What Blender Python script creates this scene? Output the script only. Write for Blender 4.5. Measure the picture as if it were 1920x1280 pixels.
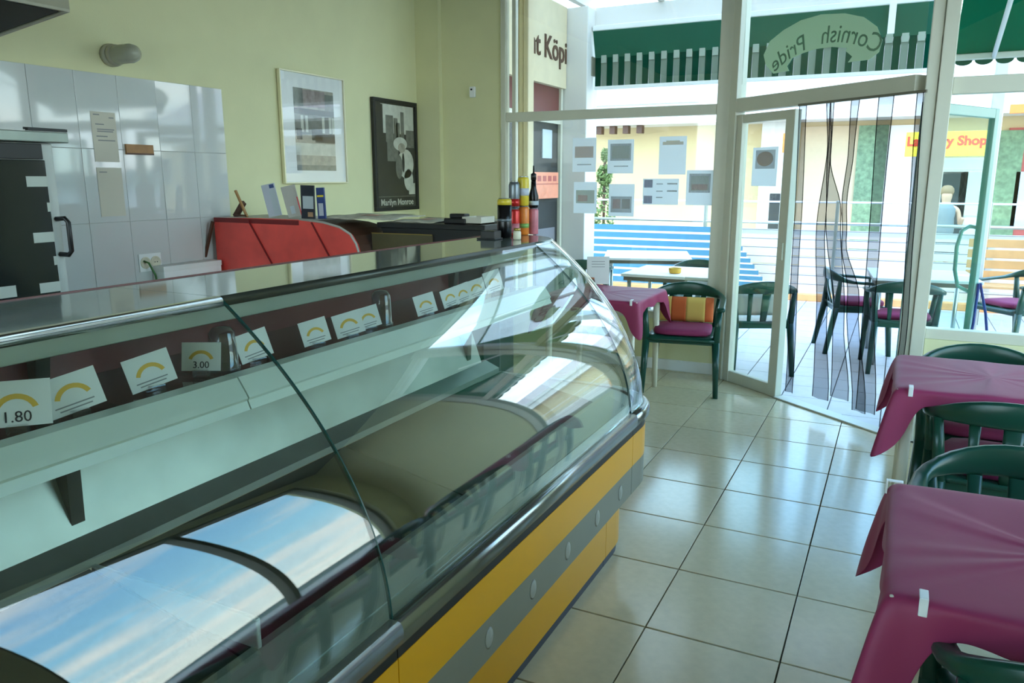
import bpy, bmesh, math, random
from mathutils import Vector, Matrix
random.seed(7)
# ------------------------------------------------------------------ scene, camera, world, sun
for o in list(bpy.data.objects): bpy.data.objects.remove(o)
SC = bpy.context.scene
COL = SC.collection
# camera solved from the floor grid (tile 0.45 m), photo frame 1920x1280
FPX = 1445.997
YAW, PITCH, ROLL = -0.461963503, 0.207878979, -0.000695876
CAM = Vector((1.11772, -2.38790, 1.53301))
cy_, sy_, cp_, sp_ = math.cos(YAW), math.sin(YAW), math.cos(PITCH), math.sin(PITCH)
FW = Vector((sy_*cp_, cy_*cp_, -sp_)); R0 = Vector((cy_, -sy_, 0)); U0 = R0.cross(FW)
RT = R0*math.cos(ROLL) + U0*math.sin(ROLL); UP = U0*math.cos(ROLL) - R0*math.sin(ROLL)
cd = bpy.data.cameras.new('camera'); cam = bpy.data.objects.new('camera', cd); COL.objects.link(cam)
cd.sensor_width = 36.0; cd.lens = FPX/1920*36.0; cd.clip_start = 0.02; cd.clip_end = 500
cam.matrix_world = Matrix(((RT.x, UP.x, -FW.x, CAM.x), (RT.y, UP.y, -FW.y, CAM.y), (RT.z, UP.z, -FW.z, CAM.z), (0, 0, 0, 1)))
SC.camera = cam
vs = SC.view_settings
vs.view_transform = 'Standard'; vs.look = 'None'; vs.gamma = 1.0; vs.use_curve_mapping = False
vs.exposure = 1.1
try:
    SC.cycles.transparent_max_bounces = 32
    SC.cycles.max_bounces = 10; SC.cycles.diffuse_bounces = 6
except Exception: pass

def lin(r, g, b):
    f = lambda c: (c/255/12.92) if c <= 10 else ((c/255+0.055)/1.055)**2.4
    return (f(r), f(g), f(b), 1)

W = bpy.data.worlds.new('sky'); SC.world = W; W.use_nodes = True
nt = W.node_tree; nt.nodes.clear()
N = nt.nodes.new; L = nt.links.new
tc = N('ShaderNodeTexCoord'); sep = N('ShaderNodeSeparateXYZ'); L(tc.outputs['Generated'], sep.inputs[0])
ramp = N('ShaderNodeValToRGB'); L(sep.outputs['Z'], ramp.inputs[0])
e = ramp.color_ramp.elements
e[0].position = 0.0; e[0].color = (0.80, 0.92, 0.95, 1)
e[1].position = 0.75; e[1].color = (0.10, 0.36, 0.85, 1)
m = ramp.color_ramp.elements.new(0.28); m.color = (0.34, 0.70, 1.0, 1)
# clouds: project direction on a cloud deck
mx = N('ShaderNodeMath'); mx.operation = 'MAXIMUM'; L(sep.outputs['Z'], mx.inputs[0]); mx.inputs[1].default_value = 0.0
ad = N('ShaderNodeMath'); ad.operation = 'ADD'; L(mx.outputs[0], ad.inputs[0]); ad.inputs[1].default_value = 0.18
dx = N('ShaderNodeMath'); dx.operation = 'DIVIDE'; L(sep.outputs['X'], dx.inputs[0]); L(ad.outputs[0], dx.inputs[1])
dy = N('ShaderNodeMath'); dy.operation = 'DIVIDE'; L(sep.outputs['Y'], dy.inputs[0]); L(ad.outputs[0], dy.inputs[1])
cmb = N('ShaderNodeCombineXYZ'); L(dx.outputs[0], cmb.inputs[0]); L(dy.outputs[0], cmb.inputs[1])
mp = N('ShaderNodeMapping'); mp.inputs['Rotation'].default_value = (0, 0, 0.5); mp.inputs['Scale'].default_value = (1.7, 0.75, 1); L(cmb.outputs[0], mp.inputs[0])
nz = N('ShaderNodeTexNoise'); nz.inputs['Scale'].default_value = 1.5; nz.inputs['Detail'].default_value = 8; nz.inputs['Roughness'].default_value = 0.55
L(mp.outputs[0], nz.inputs['Vector'])
cr = N('ShaderNodeValToRGB'); L(nz.outputs['Fac'], cr.inputs[0])
cr.color_ramp.elements[0].position = 0.46; cr.color_ramp.elements[0].color = (0, 0, 0, 1)
cr.color_ramp.elements[1].position = 0.72; cr.color_ramp.elements[1].color = (1, 1, 1, 1)
mixc = N('ShaderNodeMixRGB'); L(cr.outputs[0], mixc.inputs[0]); L(ramp.outputs[0], mixc.inputs[1]); mixc.inputs[2].default_value = (0.95, 0.98, 1.0, 1)
bg = N('ShaderNodeBackground'); L(mixc.outputs[0], bg.inputs[0]); bg.inputs[1].default_value = 3.4
wo = N('ShaderNodeOutputWorld'); L(bg.outputs[0], wo.inputs[0])

sd = bpy.data.lights.new('sun', 'SUN'); sd.energy = 1.5; sd.angle = math.radians(0.8); sd.color = (1, 0.95, 0.86)
sun = bpy.data.objects.new('sun', sd); COL.objects.link(sun)
sun.rotation_euler = Vector((0.40, 0.42, -0.81)).to_track_quat('-Z', 'Y').to_euler()
sun.location = (-4, -5, 9)

# ------------------------------------------------------------------ pixel helpers (a pixel gives a direction; the plane gives the distance)
def ray(x, y): return FW + RT*((x-960)/FPX) - UP*((y-640)/FPX)
def atX(x, y, X): d = ray(x, y); return CAM + d*((X-CAM.x)/d.x)
def atY(x, y, Y): d = ray(x, y); return CAM + d*((Y-CAM.y)/d.y)
def atZ(x, y, Z): d = ray(x, y); return CAM + d*((Z-CAM.z)/d.z)
def atP(x, y, P, n): d = ray(x, y); return CAM + d*(((Vector(P)-CAM).dot(n))/d.dot(n))
def inview(p, mgn=60):
    d = Vector(p)-CAM; z = d.dot(FW)
    if z < 0.1: return False
    x = 960+FPX*d.dot(RT)/z; y = 640-FPX*d.dot(UP)/z
    return -mgn < x < 1920+mgn and -mgn < y < 1280+mgn

# ------------------------------------------------------------------ materials
M = {}
def mat(name, col, rough=0.5, metal=0.0, noise=0.0, nscale=8.0, bump=0.0, bscale=60.0, spec=0.5, coat=0.0, alpha=1.0, trans=0.0):
    m = bpy.data.materials.new(name); m.use_nodes = True
    t = m.node_tree; b = t.nodes['Principled BSDF']
    b.inputs['Base Color'].default_value = col; b.inputs['Roughness'].default_value = rough; b.inputs['Metallic'].default_value = metal
    b.inputs['Specular IOR Level'].default_value = spec; b.inputs['Coat Weight'].default_value = coat; b.inputs['Alpha'].default_value = alpha
    b.inputs['Transmission Weight'].default_value = trans
    co = t.nodes.new('ShaderNodeTexCoord')
    if noise > 0:
        n = t.nodes.new('ShaderNodeTexNoise'); n.inputs['Scale'].default_value = nscale; n.inputs['Detail'].default_value = 5
        t.links.new(co.outputs['Object'], n.inputs['Vector'])
        r = t.nodes.new('ShaderNodeValToRGB'); t.links.new(n.outputs['Fac'], r.inputs[0])
        lo, hi = 1-noise, 1+noise
        r.color_ramp.elements[0].position = 0.3; r.color_ramp.elements[1].position = 0.7
        r.color_ramp.elements[0].color = (col[0]*lo, col[1]*lo, col[2]*lo, 1); r.color_ramp.elements[1].color = (min(1, col[0]*hi), min(1, col[1]*hi), min(1, col[2]*hi), 1)
        t.links.new(r.outputs[0], b.inputs['Base Color'])
    if bump > 0:
        n2 = t.nodes.new('ShaderNodeTexNoise'); n2.inputs['Scale'].default_value = bscale; n2.inputs['Detail'].default_value = 3
        t.links.new(co.outputs['Object'], n2.inputs['Vector'])
        bp = t.nodes.new('ShaderNodeBump'); bp.inputs['Strength'].default_value = bump; bp.inputs['Distance'].default_value = 0.004
        t.links.new(n2.outputs['Fac'], bp.inputs['Height']); t.links.new(bp.outputs[0], b.inputs['Normal'])
    M[name] = m; return m
def glass(name, tint=(1, 1, 1, 1), ior=1.5, rough=0.0, gcol=(1, 1, 1, 1), boost=1.0):
    """clear sheet: straight-through transmission plus Fresnel reflection on each face"""
    m = bpy.data.materials.new(name); m.use_nodes = True; t = m.node_tree; t.nodes.clear()
    o = t.nodes.new('ShaderNodeOutputMaterial'); mix = t.nodes.new('ShaderNodeMixShader')
    tr = t.nodes.new('ShaderNodeBsdfTransparent'); tr.inputs[0].default_value = tint
    gl = t.nodes.new('ShaderNodeBsdfGlossy'); gl.inputs['Roughness'].default_value = rough; gl.inputs['Color'].default_value = gcol
    fr = t.nodes.new('ShaderNodeFresnel'); ge = t.nodes.new('ShaderNodeNewGeometry')
    mi = t.nodes.new('ShaderNodeMix'); mi.data_type = 'FLOAT'; mi.inputs[2].default_value = ior; mi.inputs[3].default_value = 1/ior
    t.links.new(ge.outputs['Backfacing'], mi.inputs[0]); t.links.new(mi.outputs[0], fr.inputs['IOR'])
    mu = t.nodes.new('ShaderNodeMath'); mu.operation = 'MULTIPLY'; mu.use_clamp = True; mu.inputs[1].default_value = boost
    t.links.new(fr.outputs[0], mu.inputs[0])
    t.links.new(mu.outputs[0], mix.inputs[0]); t.links.new(tr.outputs[0], mix.inputs[1]); t.links.new(gl.outputs[0], mix.inputs[2])
    t.links.new(mix.outputs[0], o.inputs[0]); M[name] = m; return m
def sheer(name, col, op):
    m = bpy.data.materials.new(name); m.use_nodes = True; t = m.node_tree; t.nodes.clear()
    o = t.nodes.new('ShaderNodeOutputMaterial'); mix = t.nodes.new('ShaderNodeMixShader'); mix.inputs[0].default_value = op
    tr = t.nodes.new('ShaderNodeBsdfTransparent'); df = t.nodes.new('ShaderNodeBsdfDiffuse'); df.inputs[0].default_value = col
    t.links.new(tr.outputs[0], mix.inputs[1]); t.links.new(df.outputs[0], mix.inputs[2]); t.links.new(mix.outputs[0], o.inputs[0]); M[name] = m
def fabric_trans(name, col, w=0.45):
    m = bpy.data.materials.new(name); m.use_nodes = True; t = m.node_tree; t.nodes.clear()
    o = t.nodes.new('ShaderNodeOutputMaterial'); mix = t.nodes.new('ShaderNodeMixShader'); mix.inputs[0].default_value = w
    df = t.nodes.new('ShaderNodeBsdfDiffuse'); df.inputs[0].default_value = col
    tl = t.nodes.new('ShaderNodeBsdfTranslucent'); tl.inputs[0].default_value = col
    t.links.new(df.outputs[0], mix.inputs[1]); t.links.new(tl.outputs[0], mix.inputs[2]); t.links.new(mix.outputs[0], o.inputs[0]); M[name] = m

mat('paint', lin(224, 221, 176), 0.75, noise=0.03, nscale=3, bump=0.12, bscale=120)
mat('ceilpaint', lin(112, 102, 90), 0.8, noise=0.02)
mat('whitetile', lin(206, 208, 206), 0.05, noise=0.01, spec=0.75)
mat('grout', lin(190, 190, 184), 0.8)
mat('floorgrout', lin(84, 80, 66), 0.85)
mat('floortile', lin(205, 190, 155), 0.17, noise=0.05, nscale=26, bump=0.02, bscale=25, spec=0.55)
mat('terrtile', lin(206, 200, 196), 0.5, noise=0.05, nscale=10)
mat('terrgrout', lin(150, 146, 142), 0.8)
mat('alum', lin(212, 210, 192), 0.38, noise=0.02, spec=0.5)
mat('alumdark', lin(116, 112, 96), 0.4)
mat('steel', lin(188, 196, 190), 0.3, metal=0.9, noise=0.1, nscale=5)
mat('steeldull', lin(150, 158, 150), 0.42, metal=0.75, noise=0.16, nscale=4)
mat('deckdark', lin(44, 44, 38), 0.5, metal=0.3, noise=0.2, nscale=4)
mat('steeldark', lin(72, 74, 66), 0.4, metal=0.6, noise=0.2, nscale=4)
mat('railsteel', lin(150, 154, 152), 0.24, metal=0.95, noise=0.04)
mat('chrome', lin(222, 226, 224), 0.14, metal=1.0, noise=0.02)
mat('topglass', lin(150, 160, 152), 0.06, metal=0.35, spec=0.8, noise=0.02)
mat('yellow', lin(216, 152, 8), 0.34, noise=0.03, nscale=2)
mat('greyband', lin(124, 121, 106), 0.4, noise=0.03)
mat('badge', lin(152, 150, 138), 0.35)
mat('black', lin(24, 23, 24), 0.4, noise=0.1)
mat('rubber', lin(52, 58, 74), 0.4, noise=0.05)
mat('counterwhite', lin(206, 216, 204), 0.3, noise=0.02)
mat('maroonboard', lin(108, 44, 46), 0.4, noise=0.05)
mat('maroon', lin(148, 46, 84), 0.55, noise=0.05, nscale=5, bump=0.15, bscale=14, spec=0.4)
mat('cushion', lin(140, 40, 84), 0.75, noise=0.06, bump=0.1, bscale=80)
mat('greenplastic', lin(20, 66, 52), 0.28, noise=0.04, spec=0.5)
mat('cream', lin(222, 214, 190), 0.45, noise=0.02)
mat('white', lin(238, 238, 236), 0.5, noise=0.01)
mat('paper', lin(232, 232, 228), 0.7, noise=0.02)
fabric_trans('backlit', lin(240, 243, 244), 0.6)
fabric_trans('backlitprint', lin(168, 170, 164), 0.5)
fabric_trans('backlitpink', lin(206, 160, 140), 0.5)
fabric_trans('backlitbrown', lin(184, 156, 128), 0.5)
fabric_trans('backlitgreen', lin(186, 190, 172), 0.5)
fabric_trans('backlitpurple', lin(96, 78, 116), 0.4)
fabric_trans('backlittan', lin(206, 188, 150), 0.5)
mat('papergrey', lin(186, 196, 202), 0.7, noise=0.02)
mat('papercream', lin(206, 200, 184), 0.7, noise=0.02)
mat('ink', lin(40, 40, 44), 0.7)
mat('inkgrey', lin(140, 140, 140), 0.7)
mat('inkpurple', lin(84, 66, 104), 0.7)
mat('logoyellow', lin(226, 178, 64), 0.6)
mat('logotan', lin(204, 180, 140), 0.6)
mat('photobrown', lin(176, 138, 104), 0.6, noise=0.25, nscale=30)
mat('photopink', lin(206, 156, 136), 0.6, noise=0.25, nscale=30)
mat('photogreen', lin(178, 182, 160), 0.6, noise=0.2, nscale=30)
mat('gold', lin(190, 160, 84), 0.3, metal=0.7)
mat('redpanel', lin(228, 80, 72), 0.35, noise=0.16, nscale=5)
mat('rededgereflect', lin(120, 22, 24), 0.5)  # dark red for the top edge and the painted reflections
mat('wood', lin(178, 132, 78), 0.5, noise=0.15, nscale=12)
mat('wooddark', lin(84, 52, 36), 0.5, noise=0.15, nscale=12)
mat('plaque', lin(164, 118, 70), 0.5, noise=0.15, nscale=20)
mat('olive', lin(84, 76, 48), 0.6, noise=0.15)
mat('blueprint', lin(40, 62, 120), 0.5, noise=0.2, nscale=20)
mat('navy', lin(28, 32, 46), 0.5, noise=0.2, nscale=20)
mat('booklet', lin(190, 194, 206), 0.5, noise=0.04)
mat('bookletgrey', lin(178, 174, 166), 0.5, noise=0.04)
mat('newsprint', lin(196, 190, 172), 0.8, noise=0.28, nscale=16)
mat('canblack', lin(22, 20, 22), 0.25, metal=0.3)
mat('canred', lin(196, 40, 36), 0.3, metal=0.3, noise=0.1)
mat('cangrey', lin(120, 126, 132), 0.3, metal=0.5)
mat('canyellow', lin(214, 186, 52), 0.35, noise=0.15, nscale=25)
mat('canorange', lin(224, 126, 44), 0.35, noise=0.25, nscale=25)
mat('cangreen', lin(128, 172, 88), 0.35, noise=0.2, nscale=25)
mat('canpink', lin(200, 116, 128), 0.35, noise=0.2, nscale=25)
mat('greenawn', lin(8, 84, 60), 0.8, noise=0.04, nscale=3)
fabric_trans('greenawncloth', lin(14, 124, 92), 0.4)
fabric_trans('greydrape', lin(128, 140, 126), 0.12)
fabric_trans('greyfold', lin(168, 178, 164), 0.12)
fabric_trans('greendrape', lin(10, 62, 46), 0.12)
fabric_trans('canopy', lin(246, 244, 240), 0.65)
mat('fasciabeige', lin(222, 206, 172), 0.7, noise=0.04)
mat('bldgcream', lin(208, 186, 142), 0.8, noise=0.03, nscale=1)
mat('bldgwhite', lin(220, 216, 210), 0.7, noise=0.02, nscale=1)
mat('bldgroof', lin(206, 186, 176), 0.7, noise=0.05, nscale=1)
mat('bldgtan', lin(198, 176, 142), 0.8, noise=0.03)
mat('bldgred', lin(176, 84, 76), 0.7, noise=0.06)
mat('bldggrey', lin(120, 118, 124), 0.6, noise=0.05)
mat('darkvoid', lin(44, 46, 46), 0.6, noise=0.15)
mat('shutter', lin(110, 134, 100), 0.6, noise=0.3, nscale=14)
mat('signyellow', lin(240, 214, 60), 0.5)
mat('signred', lin(212, 64, 30), 0.5)
mat('orange', lin(240, 130, 60), 0.5)
mat('leaf', lin(112, 132, 74), 0.7, noise=0.3, nscale=9)
mat('terracotta', lin(170, 110, 76), 0.7, noise=0.1)
mat('bluestripe', lin(66, 124, 152), 0.7, noise=0.05)
mat('slatwood', lin(214, 160, 104), 0.6, noise=0.12, nscale=7)
mat('ground', lin(170, 162, 150), 0.9, noise=0.08, nscale=0.3)
mat('hill', lin(96, 106, 92), 0.9, noise=0.2, nscale=0.2)
mat('tealframe', lin(120, 168, 160), 0.3, noise=0.03)
mat('bluestrap', lin(30, 60, 140), 0.6, noise=0.05)
mat('yellowpill', lin(224, 186, 96), 0.8, noise=0.06, nscale=6)
mat('orangepill', lin(206, 98, 44), 0.8, noise=0.06, nscale=6)
mat('greypill', lin(206, 204, 196), 0.8, noise=0.04)
mat('salmon', lin(232, 144, 112), 0.6, noise=0.06, nscale=20)
mat('wlampglass', lin(168, 168, 150), 0.2, noise=0.03)
mat('lampglass', lin(206, 208, 196), 0.18, noise=0.03, spec=0.6)
mat('lampbase', lin(176, 172, 152), 0.5)
mat('ovenglass', lin(24, 29, 31), 0.12, spec=0.3)
mat('ovenside', lin(206, 210, 206), 0.35, noise=0.02)
mat('tapewhite', lin(196, 202, 194), 0.6)
mat('hoodmetal', lin(150, 146, 126), 0.4, metal=0.3, noise=0.05)
mat('hoodunder', lin(46, 42, 34), 0.7, noise=0.1)
mat('greencord', lin(60, 110, 50), 0.5)
mat('person_top', lin(120, 126, 130), 0.8)
mat('skin', lin(206, 158, 132), 0.6)
mat('hair', lin(150, 116, 86), 0.7)
mat('bwdark', lin(38, 38, 36), 0.35, noise=0.3, nscale=22)
mat('bwmid', lin(112, 112, 104), 0.4, noise=0.25, nscale=30)
mat('bwlight', lin(206, 206, 194), 0.4, noise=0.12, nscale=20)
mat('bwwarm', lin(168, 160, 146), 0.5, noise=0.22, nscale=26)
mat('mauve', lin(150, 132, 128), 0.5, noise=0.25, nscale=26)
glass('pane', (0.985, 0.99, 0.95, 1), 1.5)
glass('leafglass', (0.84, 0.95, 0.92, 1), 1.5, boost=0.10)
glass('caseglass', (0.95, 0.985, 0.97, 1), 1.52, boost=1.35)
glass('shelfglass', (0.55, 0.62, 0.58, 1), 1.5)
glass('clearplastic', (0.74, 0.73, 0.76, 1), 1.5, boost=2.2)
mat('champagne', lin(228, 222, 190), 0.35, metal=0.3)
glass('matteglass', (0.99, 0.99, 0.99, 1), 1.5, boost=0.4)
glass('pictureglass', (0.99, 0.99, 0.99, 1), 1.5)
mat('glassedge', lin(24, 66, 62), 0.2)
fabric_trans('starwhite', lin(250, 252, 252), 0.6)
sheer('etched', lin(214, 240, 212), 0.74)
sheer('etchedtext', lin(96, 150, 120), 0.6)
for nm_, c_ in (('backlitprint', (160, 164, 160)), ('backlitpink', (214, 160, 140)), ('backlitbrown', (190, 158, 126)), ('backlitgreen', (190, 196, 176)), ('backlitpurple', (90, 70, 112)), ('backlittan', (212, 190, 146))): sheer(nm_, lin(*c_), 0.42)
sheer('sheerblack', lin(34, 30, 36), 0.36)
sheer('sheerhem', lin(20, 18, 22), 0.72)
sheer('sheergrey', lin(60, 58, 66), 0.32)

# ------------------------------------------------------------------ mesh helpers
class MB:
    def __init__(s): s.v = []; s.f = []; s.sm = []
    def add(s, vs_, fs, smooth=False):
        k = len(s.v); s.v += [tuple(v) for v in vs_]
        for f in fs: s.f.append(tuple(i+k for i in f)); s.sm.append(smooth)
        return s
    def box(s, x0, x1, y0, y1, z0, z1):
        v = [(x0, y0, z0), (x1, y0, z0), (x1, y1, z0), (x0, y1, z0), (x0, y0, z1), (x1, y0, z1), (x1, y1, z1), (x0, y1, z1)]
        return s.add(v, [(0, 3, 2, 1), (4, 5, 6, 7), (0, 1, 5, 4), (1, 2, 6, 5), (2, 3, 7, 6), (3, 0, 4, 7)])
    def cbox(s, x0, x1, y0, y1, z0, z1, c=0.004):
        """box with chamfered edges"""
        b = bmesh.new(); bmesh.ops.create_cube(b, size=1)
        for v in b.verts: v.co = Vector(((x0+x1)/2+v.co.x*(x1-x0), (y0+y1)/2+v.co.y*(y1-y0), (z0+z1)/2+v.co.z*(z1-z0)))
        bmesh.ops.bevel(b, geom=b.edges[:], offset=c, segments=2, affect='EDGES', profile=0.5)
        b.verts.index_update()
        s.add([v.co for v in b.verts], [[v.index for v in f.verts] for f in b.faces]); b.free(); return s
    def bar(s, a, b, w, h, up=(0, 0, 1)):
        a = Vector(a); b = Vector(b); d = (b-a).normalized(); upv = Vector(up)
        if abs(d.dot(upv)) > 0.99: upv = Vector((0, 1, 0))
        x = d.cross(upv).normalized(); z = x.cross(d)
        v = []
        for p in (a, b):
            for sx, sz in ((-1, -1), (1, -1), (1, 1), (-1, 1)): v.append(p+x*(sx*w/2)+z*(sz*h/2))
        return s.add(v, [(0, 1, 2, 3), (7, 6, 5, 4), (0, 4, 5, 1), (1, 5, 6, 2), (2, 6, 7, 3), (3, 7, 4, 0)])
    def taper(s, a, b, wa, ha, wb, hb, yaw=0):
        """tapered post from a to b, rectangular sections with rounded corners kept axis aligned (yaw)"""
        v = []; n = 8
        for p, w, h in ((Vector(a), wa, ha), (Vector(b), wb, hb)):
            for i in range(n):
                t = 2*math.pi*(i+0.5)/n
                cx = math.copysign(abs(math.cos(t))**0.5, math.cos(t))*w/2; cy = math.copysign(abs(math.sin(t))**0.5, math.sin(t))*h/2
                v.append((p.x+cx*math.cos(yaw)-cy*math.sin(yaw), p.y+cx*math.sin(yaw)+cy*math.cos(yaw), p.z))
        f = [(i, (i+1) % n, n+(i+1) % n, n+i) for i in range(n)] + [tuple(range(n-1, -1, -1)), tuple(range(n, 2*n))]
        return s.add(v, f, True)
    def tube(s, pts, r, n=10, cap=True):
        pts = [Vector(p) for p in pts]; rs = r if isinstance(r, (list, tuple)) else [r]*len(pts)
        v = []; prev = None
        for i, p in enumerate(pts):
            d = (pts[min(i+1, len(pts)-1)]-pts[max(i-1, 0)]).normalized()
            if prev is None:
                prev = Vector((0, 0, 1)) if abs(d.z) < 0.9 else Vector((1, 0, 0))
            x = d.cross(prev).normalized(); prev = x.cross(d)
            for k in range(n):
                a = 2*math.pi*k/n; v.append(p+(x*math.cos(a)+prev*math.sin(a))*rs[i])
        f = []
        for i in range(len(pts)-1):
            for k in range(n): f.append((i*n+k, i*n+(k+1) % n, (i+1)*n+(k+1) % n, (i+1)*n+k))
        if cap: f += [tuple(range(n-1, -1, -1)), tuple(range((len(pts)-1)*n, len(pts)*n))]
        return s.add(v, f, True)
    def lathe(s, prof, n=20, c=(0, 0, 0)):
        v = []
        for r, z in prof:
            for k in range(n): a = 2*math.pi*k/n; v.append((c[0]+r*math.cos(a), c[1]+r*math.sin(a), c[2]+z))
        f = []
        for i in range(len(prof)-1):
            for k in range(n): f.append((i*n+k, i*n+(k+1) % n, (i+1)*n+(k+1) % n, (i+1)*n+k))
        f += [tuple(range(n-1, -1, -1)), tuple(range((len(prof)-1)*n, len(prof)*n))]
        return s.add(v, f, True)
    def sweep(s, pts, secs, closed_sec=True, cap=True, smooth=False):
        """pts ignored when secs are explicit rings"""
        n = len(secs[0]); v = [p for r in secs for p in r]; f = []
        for i in range(len(secs)-1):
            for k in range(n if closed_sec else n-1): f.append((i*n+k, i*n+(k+1) % n, (i+1)*n+(k+1) % n, (i+1)*n+k))
        if cap and closed_sec: f += [tuple(range(n-1, -1, -1)), tuple(range((len(secs)-1)*n, len(secs)*n))]
        return s.add(v, f, smooth)
    def prism(s, poly, axis, a, b):
        """poly of 2D points extruded along axis from a to b; axis 0: (y,z) 1: (x,z) 2: (x,y)"""
        def P(p, t): return {0: (t, p[0], p[1]), 1: (p[0], t, p[1]), 2: (p[0], p[1], t)}[axis]
        n = len(poly); v = [P(p, a) for p in poly]+[P(p, b) for p in poly]
        f = [tuple(range(n-1, -1, -1)), tuple(range(n, 2*n))]+[(i, (i+1) % n, n+(i+1) % n, n+i) for i in range(n)]
        return s.add(v, f)
    def wallpath(s, pts, z0, z1, th, smooth=True):
        """vertical wall of thickness th (to the left of travel) along plan path"""
        P = [Vector((p[0], p[1])) for p in pts]; rings = []
        for i, p in enumerate(P):
            d1 = (P[i]-P[i-1]).normalized() if i > 0 else (P[1]-P[0]).normalized()
            d2 = (P[i+1]-P[i]).normalized() if i < len(P)-1 else d1
            n1 = Vector((-d1.y, d1.x)); n2 = Vector((-d2.y, d2.x)); nn = (n1+n2).normalized(); k = th/max(0.4, nn.dot(n1))
            q = p+nn*k
            rings.append([(p.x, p.y, z0), (p.x, p.y, z1), (q.x, q.y, z1), (q.x, q.y, z0)])
        return s.sweep(None, rings, smooth=False)
    def mesh(s, name, m=None):
        me = bpy.data.meshes.new(name); me.from_pydata(s.v, [], s.f)
        me.polygons.foreach_set('use_smooth', s.sm)
        b = bmesh.new(); b.from_mesh(me); bmesh.ops.recalc_face_normals(b, faces=b.faces[:]); b.to_mesh(me); b.free()
        if m: me.materials.append(M[m])
        return me
    def build(s, name, m, parent=None):
        me = s.mesh(name, m); return link(name, me, parent)
def link(name, me, parent=None):
    o = bpy.data.objects.new(name, me); COL.objects.link(o)
    if parent: o.parent = parent
    return o
def tag(o, label=None, cat=None, group=None, kind=None):
    if label: o['label'] = label
    if cat: o['category'] = cat
    if group: o['group'] = group
    if kind: o['kind'] = kind
    return o
def thing(name, label, cat, loc=(0, 0, 0), rz=0, group=None):
    o = bpy.data.objects.new(name, None); COL.objects.link(o); o.empty_display_size = 0.1
    o.location = loc; o.rotation_euler = (0, 0, rz); return tag(o, label, cat, group)
def structure(name, loc=(0, 0, 0), rz=0):
    o = bpy.data.objects.new(name, None); COL.objects.link(o); o.location = loc; o.rotation_euler = (0, 0, rz); o['kind'] = 'structure'; return o
def sbuild(mb, name, m): o = mb.build(name, m); o['kind'] = 'structure'; return o
def copy_tree(o, parent=None):
    c = o.copy(); COL.objects.link(c); c.parent = parent
    for ch in list(o.children): copy_tree(ch, c)
    return c
def text_mesh(txt, size, m, ext=0.0006, bend=None, mirror=False, shear=0.0, bold=0.0):
    cu = bpy.data.curves.new('txt', 'FONT'); cu.body = txt; cu.size = size; cu.extrude = ext; cu.align_x = 'CENTER'; cu.align_y = 'CENTER'; cu.shear = shear; cu.offset = bold
    cu.resolution_u = 3
    ob = bpy.data.objects.new('txt', cu); COL.objects.link(ob)
    dg = bpy.context.evaluated_depsgraph_get(); me = bpy.data.meshes.new_from_object(ob.evaluated_get(dg))
    bpy.data.objects.remove(ob); me.materials.clear(); me.materials.append(M[m])
    for v in me.vertices:
        x, y, z = v.co
        if bend: a = x/bend; x, y = (bend+y)*math.sin(a), (bend+y)*math.cos(a)-bend
        if mirror: x = -x
        v.co = (x, y, z)
    if mirror: me.flip_normals()
    return me
def panel(parent, name, m, u0, u1, w0, w1, d=0.0, t=0.001):
    """flat print in a parent's local XZ plane, facing -Y, raised d off the plane"""
    return MB().box(u0, u1, -d-t, -d, w0, w1).build(name, m, parent)
def flattext(parent, txt, size, m, u, w, d, **k):
    o = link('lettering', text_mesh(txt, size, m, **k), parent); o.rotation_euler = (math.pi/2, 0, 0); o.location = (u, -d, w); return o

# polygon clipping for tiles at the room's edge
def clip(poly, planes):
    for (a, b, c) in planes:            # keep a*x+b*y <= c
        out = []
        for i in range(len(poly)):
            p, q = poly[i], poly[(i+1) % len(poly)]
            dp, dq = a*p[0]+b*p[1]-c, a*q[0]+b*q[1]-c
            if dp <= 1e-9: out.append(p)
            if (dp < 0) != (dq < 0) and abs(dp-dq) > 1e-12:
                t = dp/(dp-dq); out.append((p[0]+(q[0]-p[0])*t, p[1]+(q[1]-p[1])*t))
        poly = out
        if len(poly) < 3: return None
    a = sum(poly[i][0]*poly[(i+1) % len(poly)][1]-poly[(i+1) % len(poly)][0]*poly[i][1] for i in range(len(poly)))/2
    return poly if abs(a) > 0.002 else None

# ================================================================== THE ROOM
XL = -2.82; YW = 3.68; YR = 2.65; YB = -4.2; ZC = 3.3
DA = Vector((-0.03, 3.61, 0)); DB = Vector((1.175, 2.66, 0)); DDIR = (DB-DA).normalized(); DN = Vector((-DDIR.y, DDIR.x, 0))   # outward normal
if DN.y < 0: DN = -DN
WA = Vector((1.385, YB, 0)); WDIR = Vector((0.290, 0.957, 0)).normalized(); WNR = Vector((WDIR.y, -WDIR.x, 0))
def wr(y): return WA + WDIR*((y-YB)/WDIR.y)
WC = wr(YR)
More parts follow.
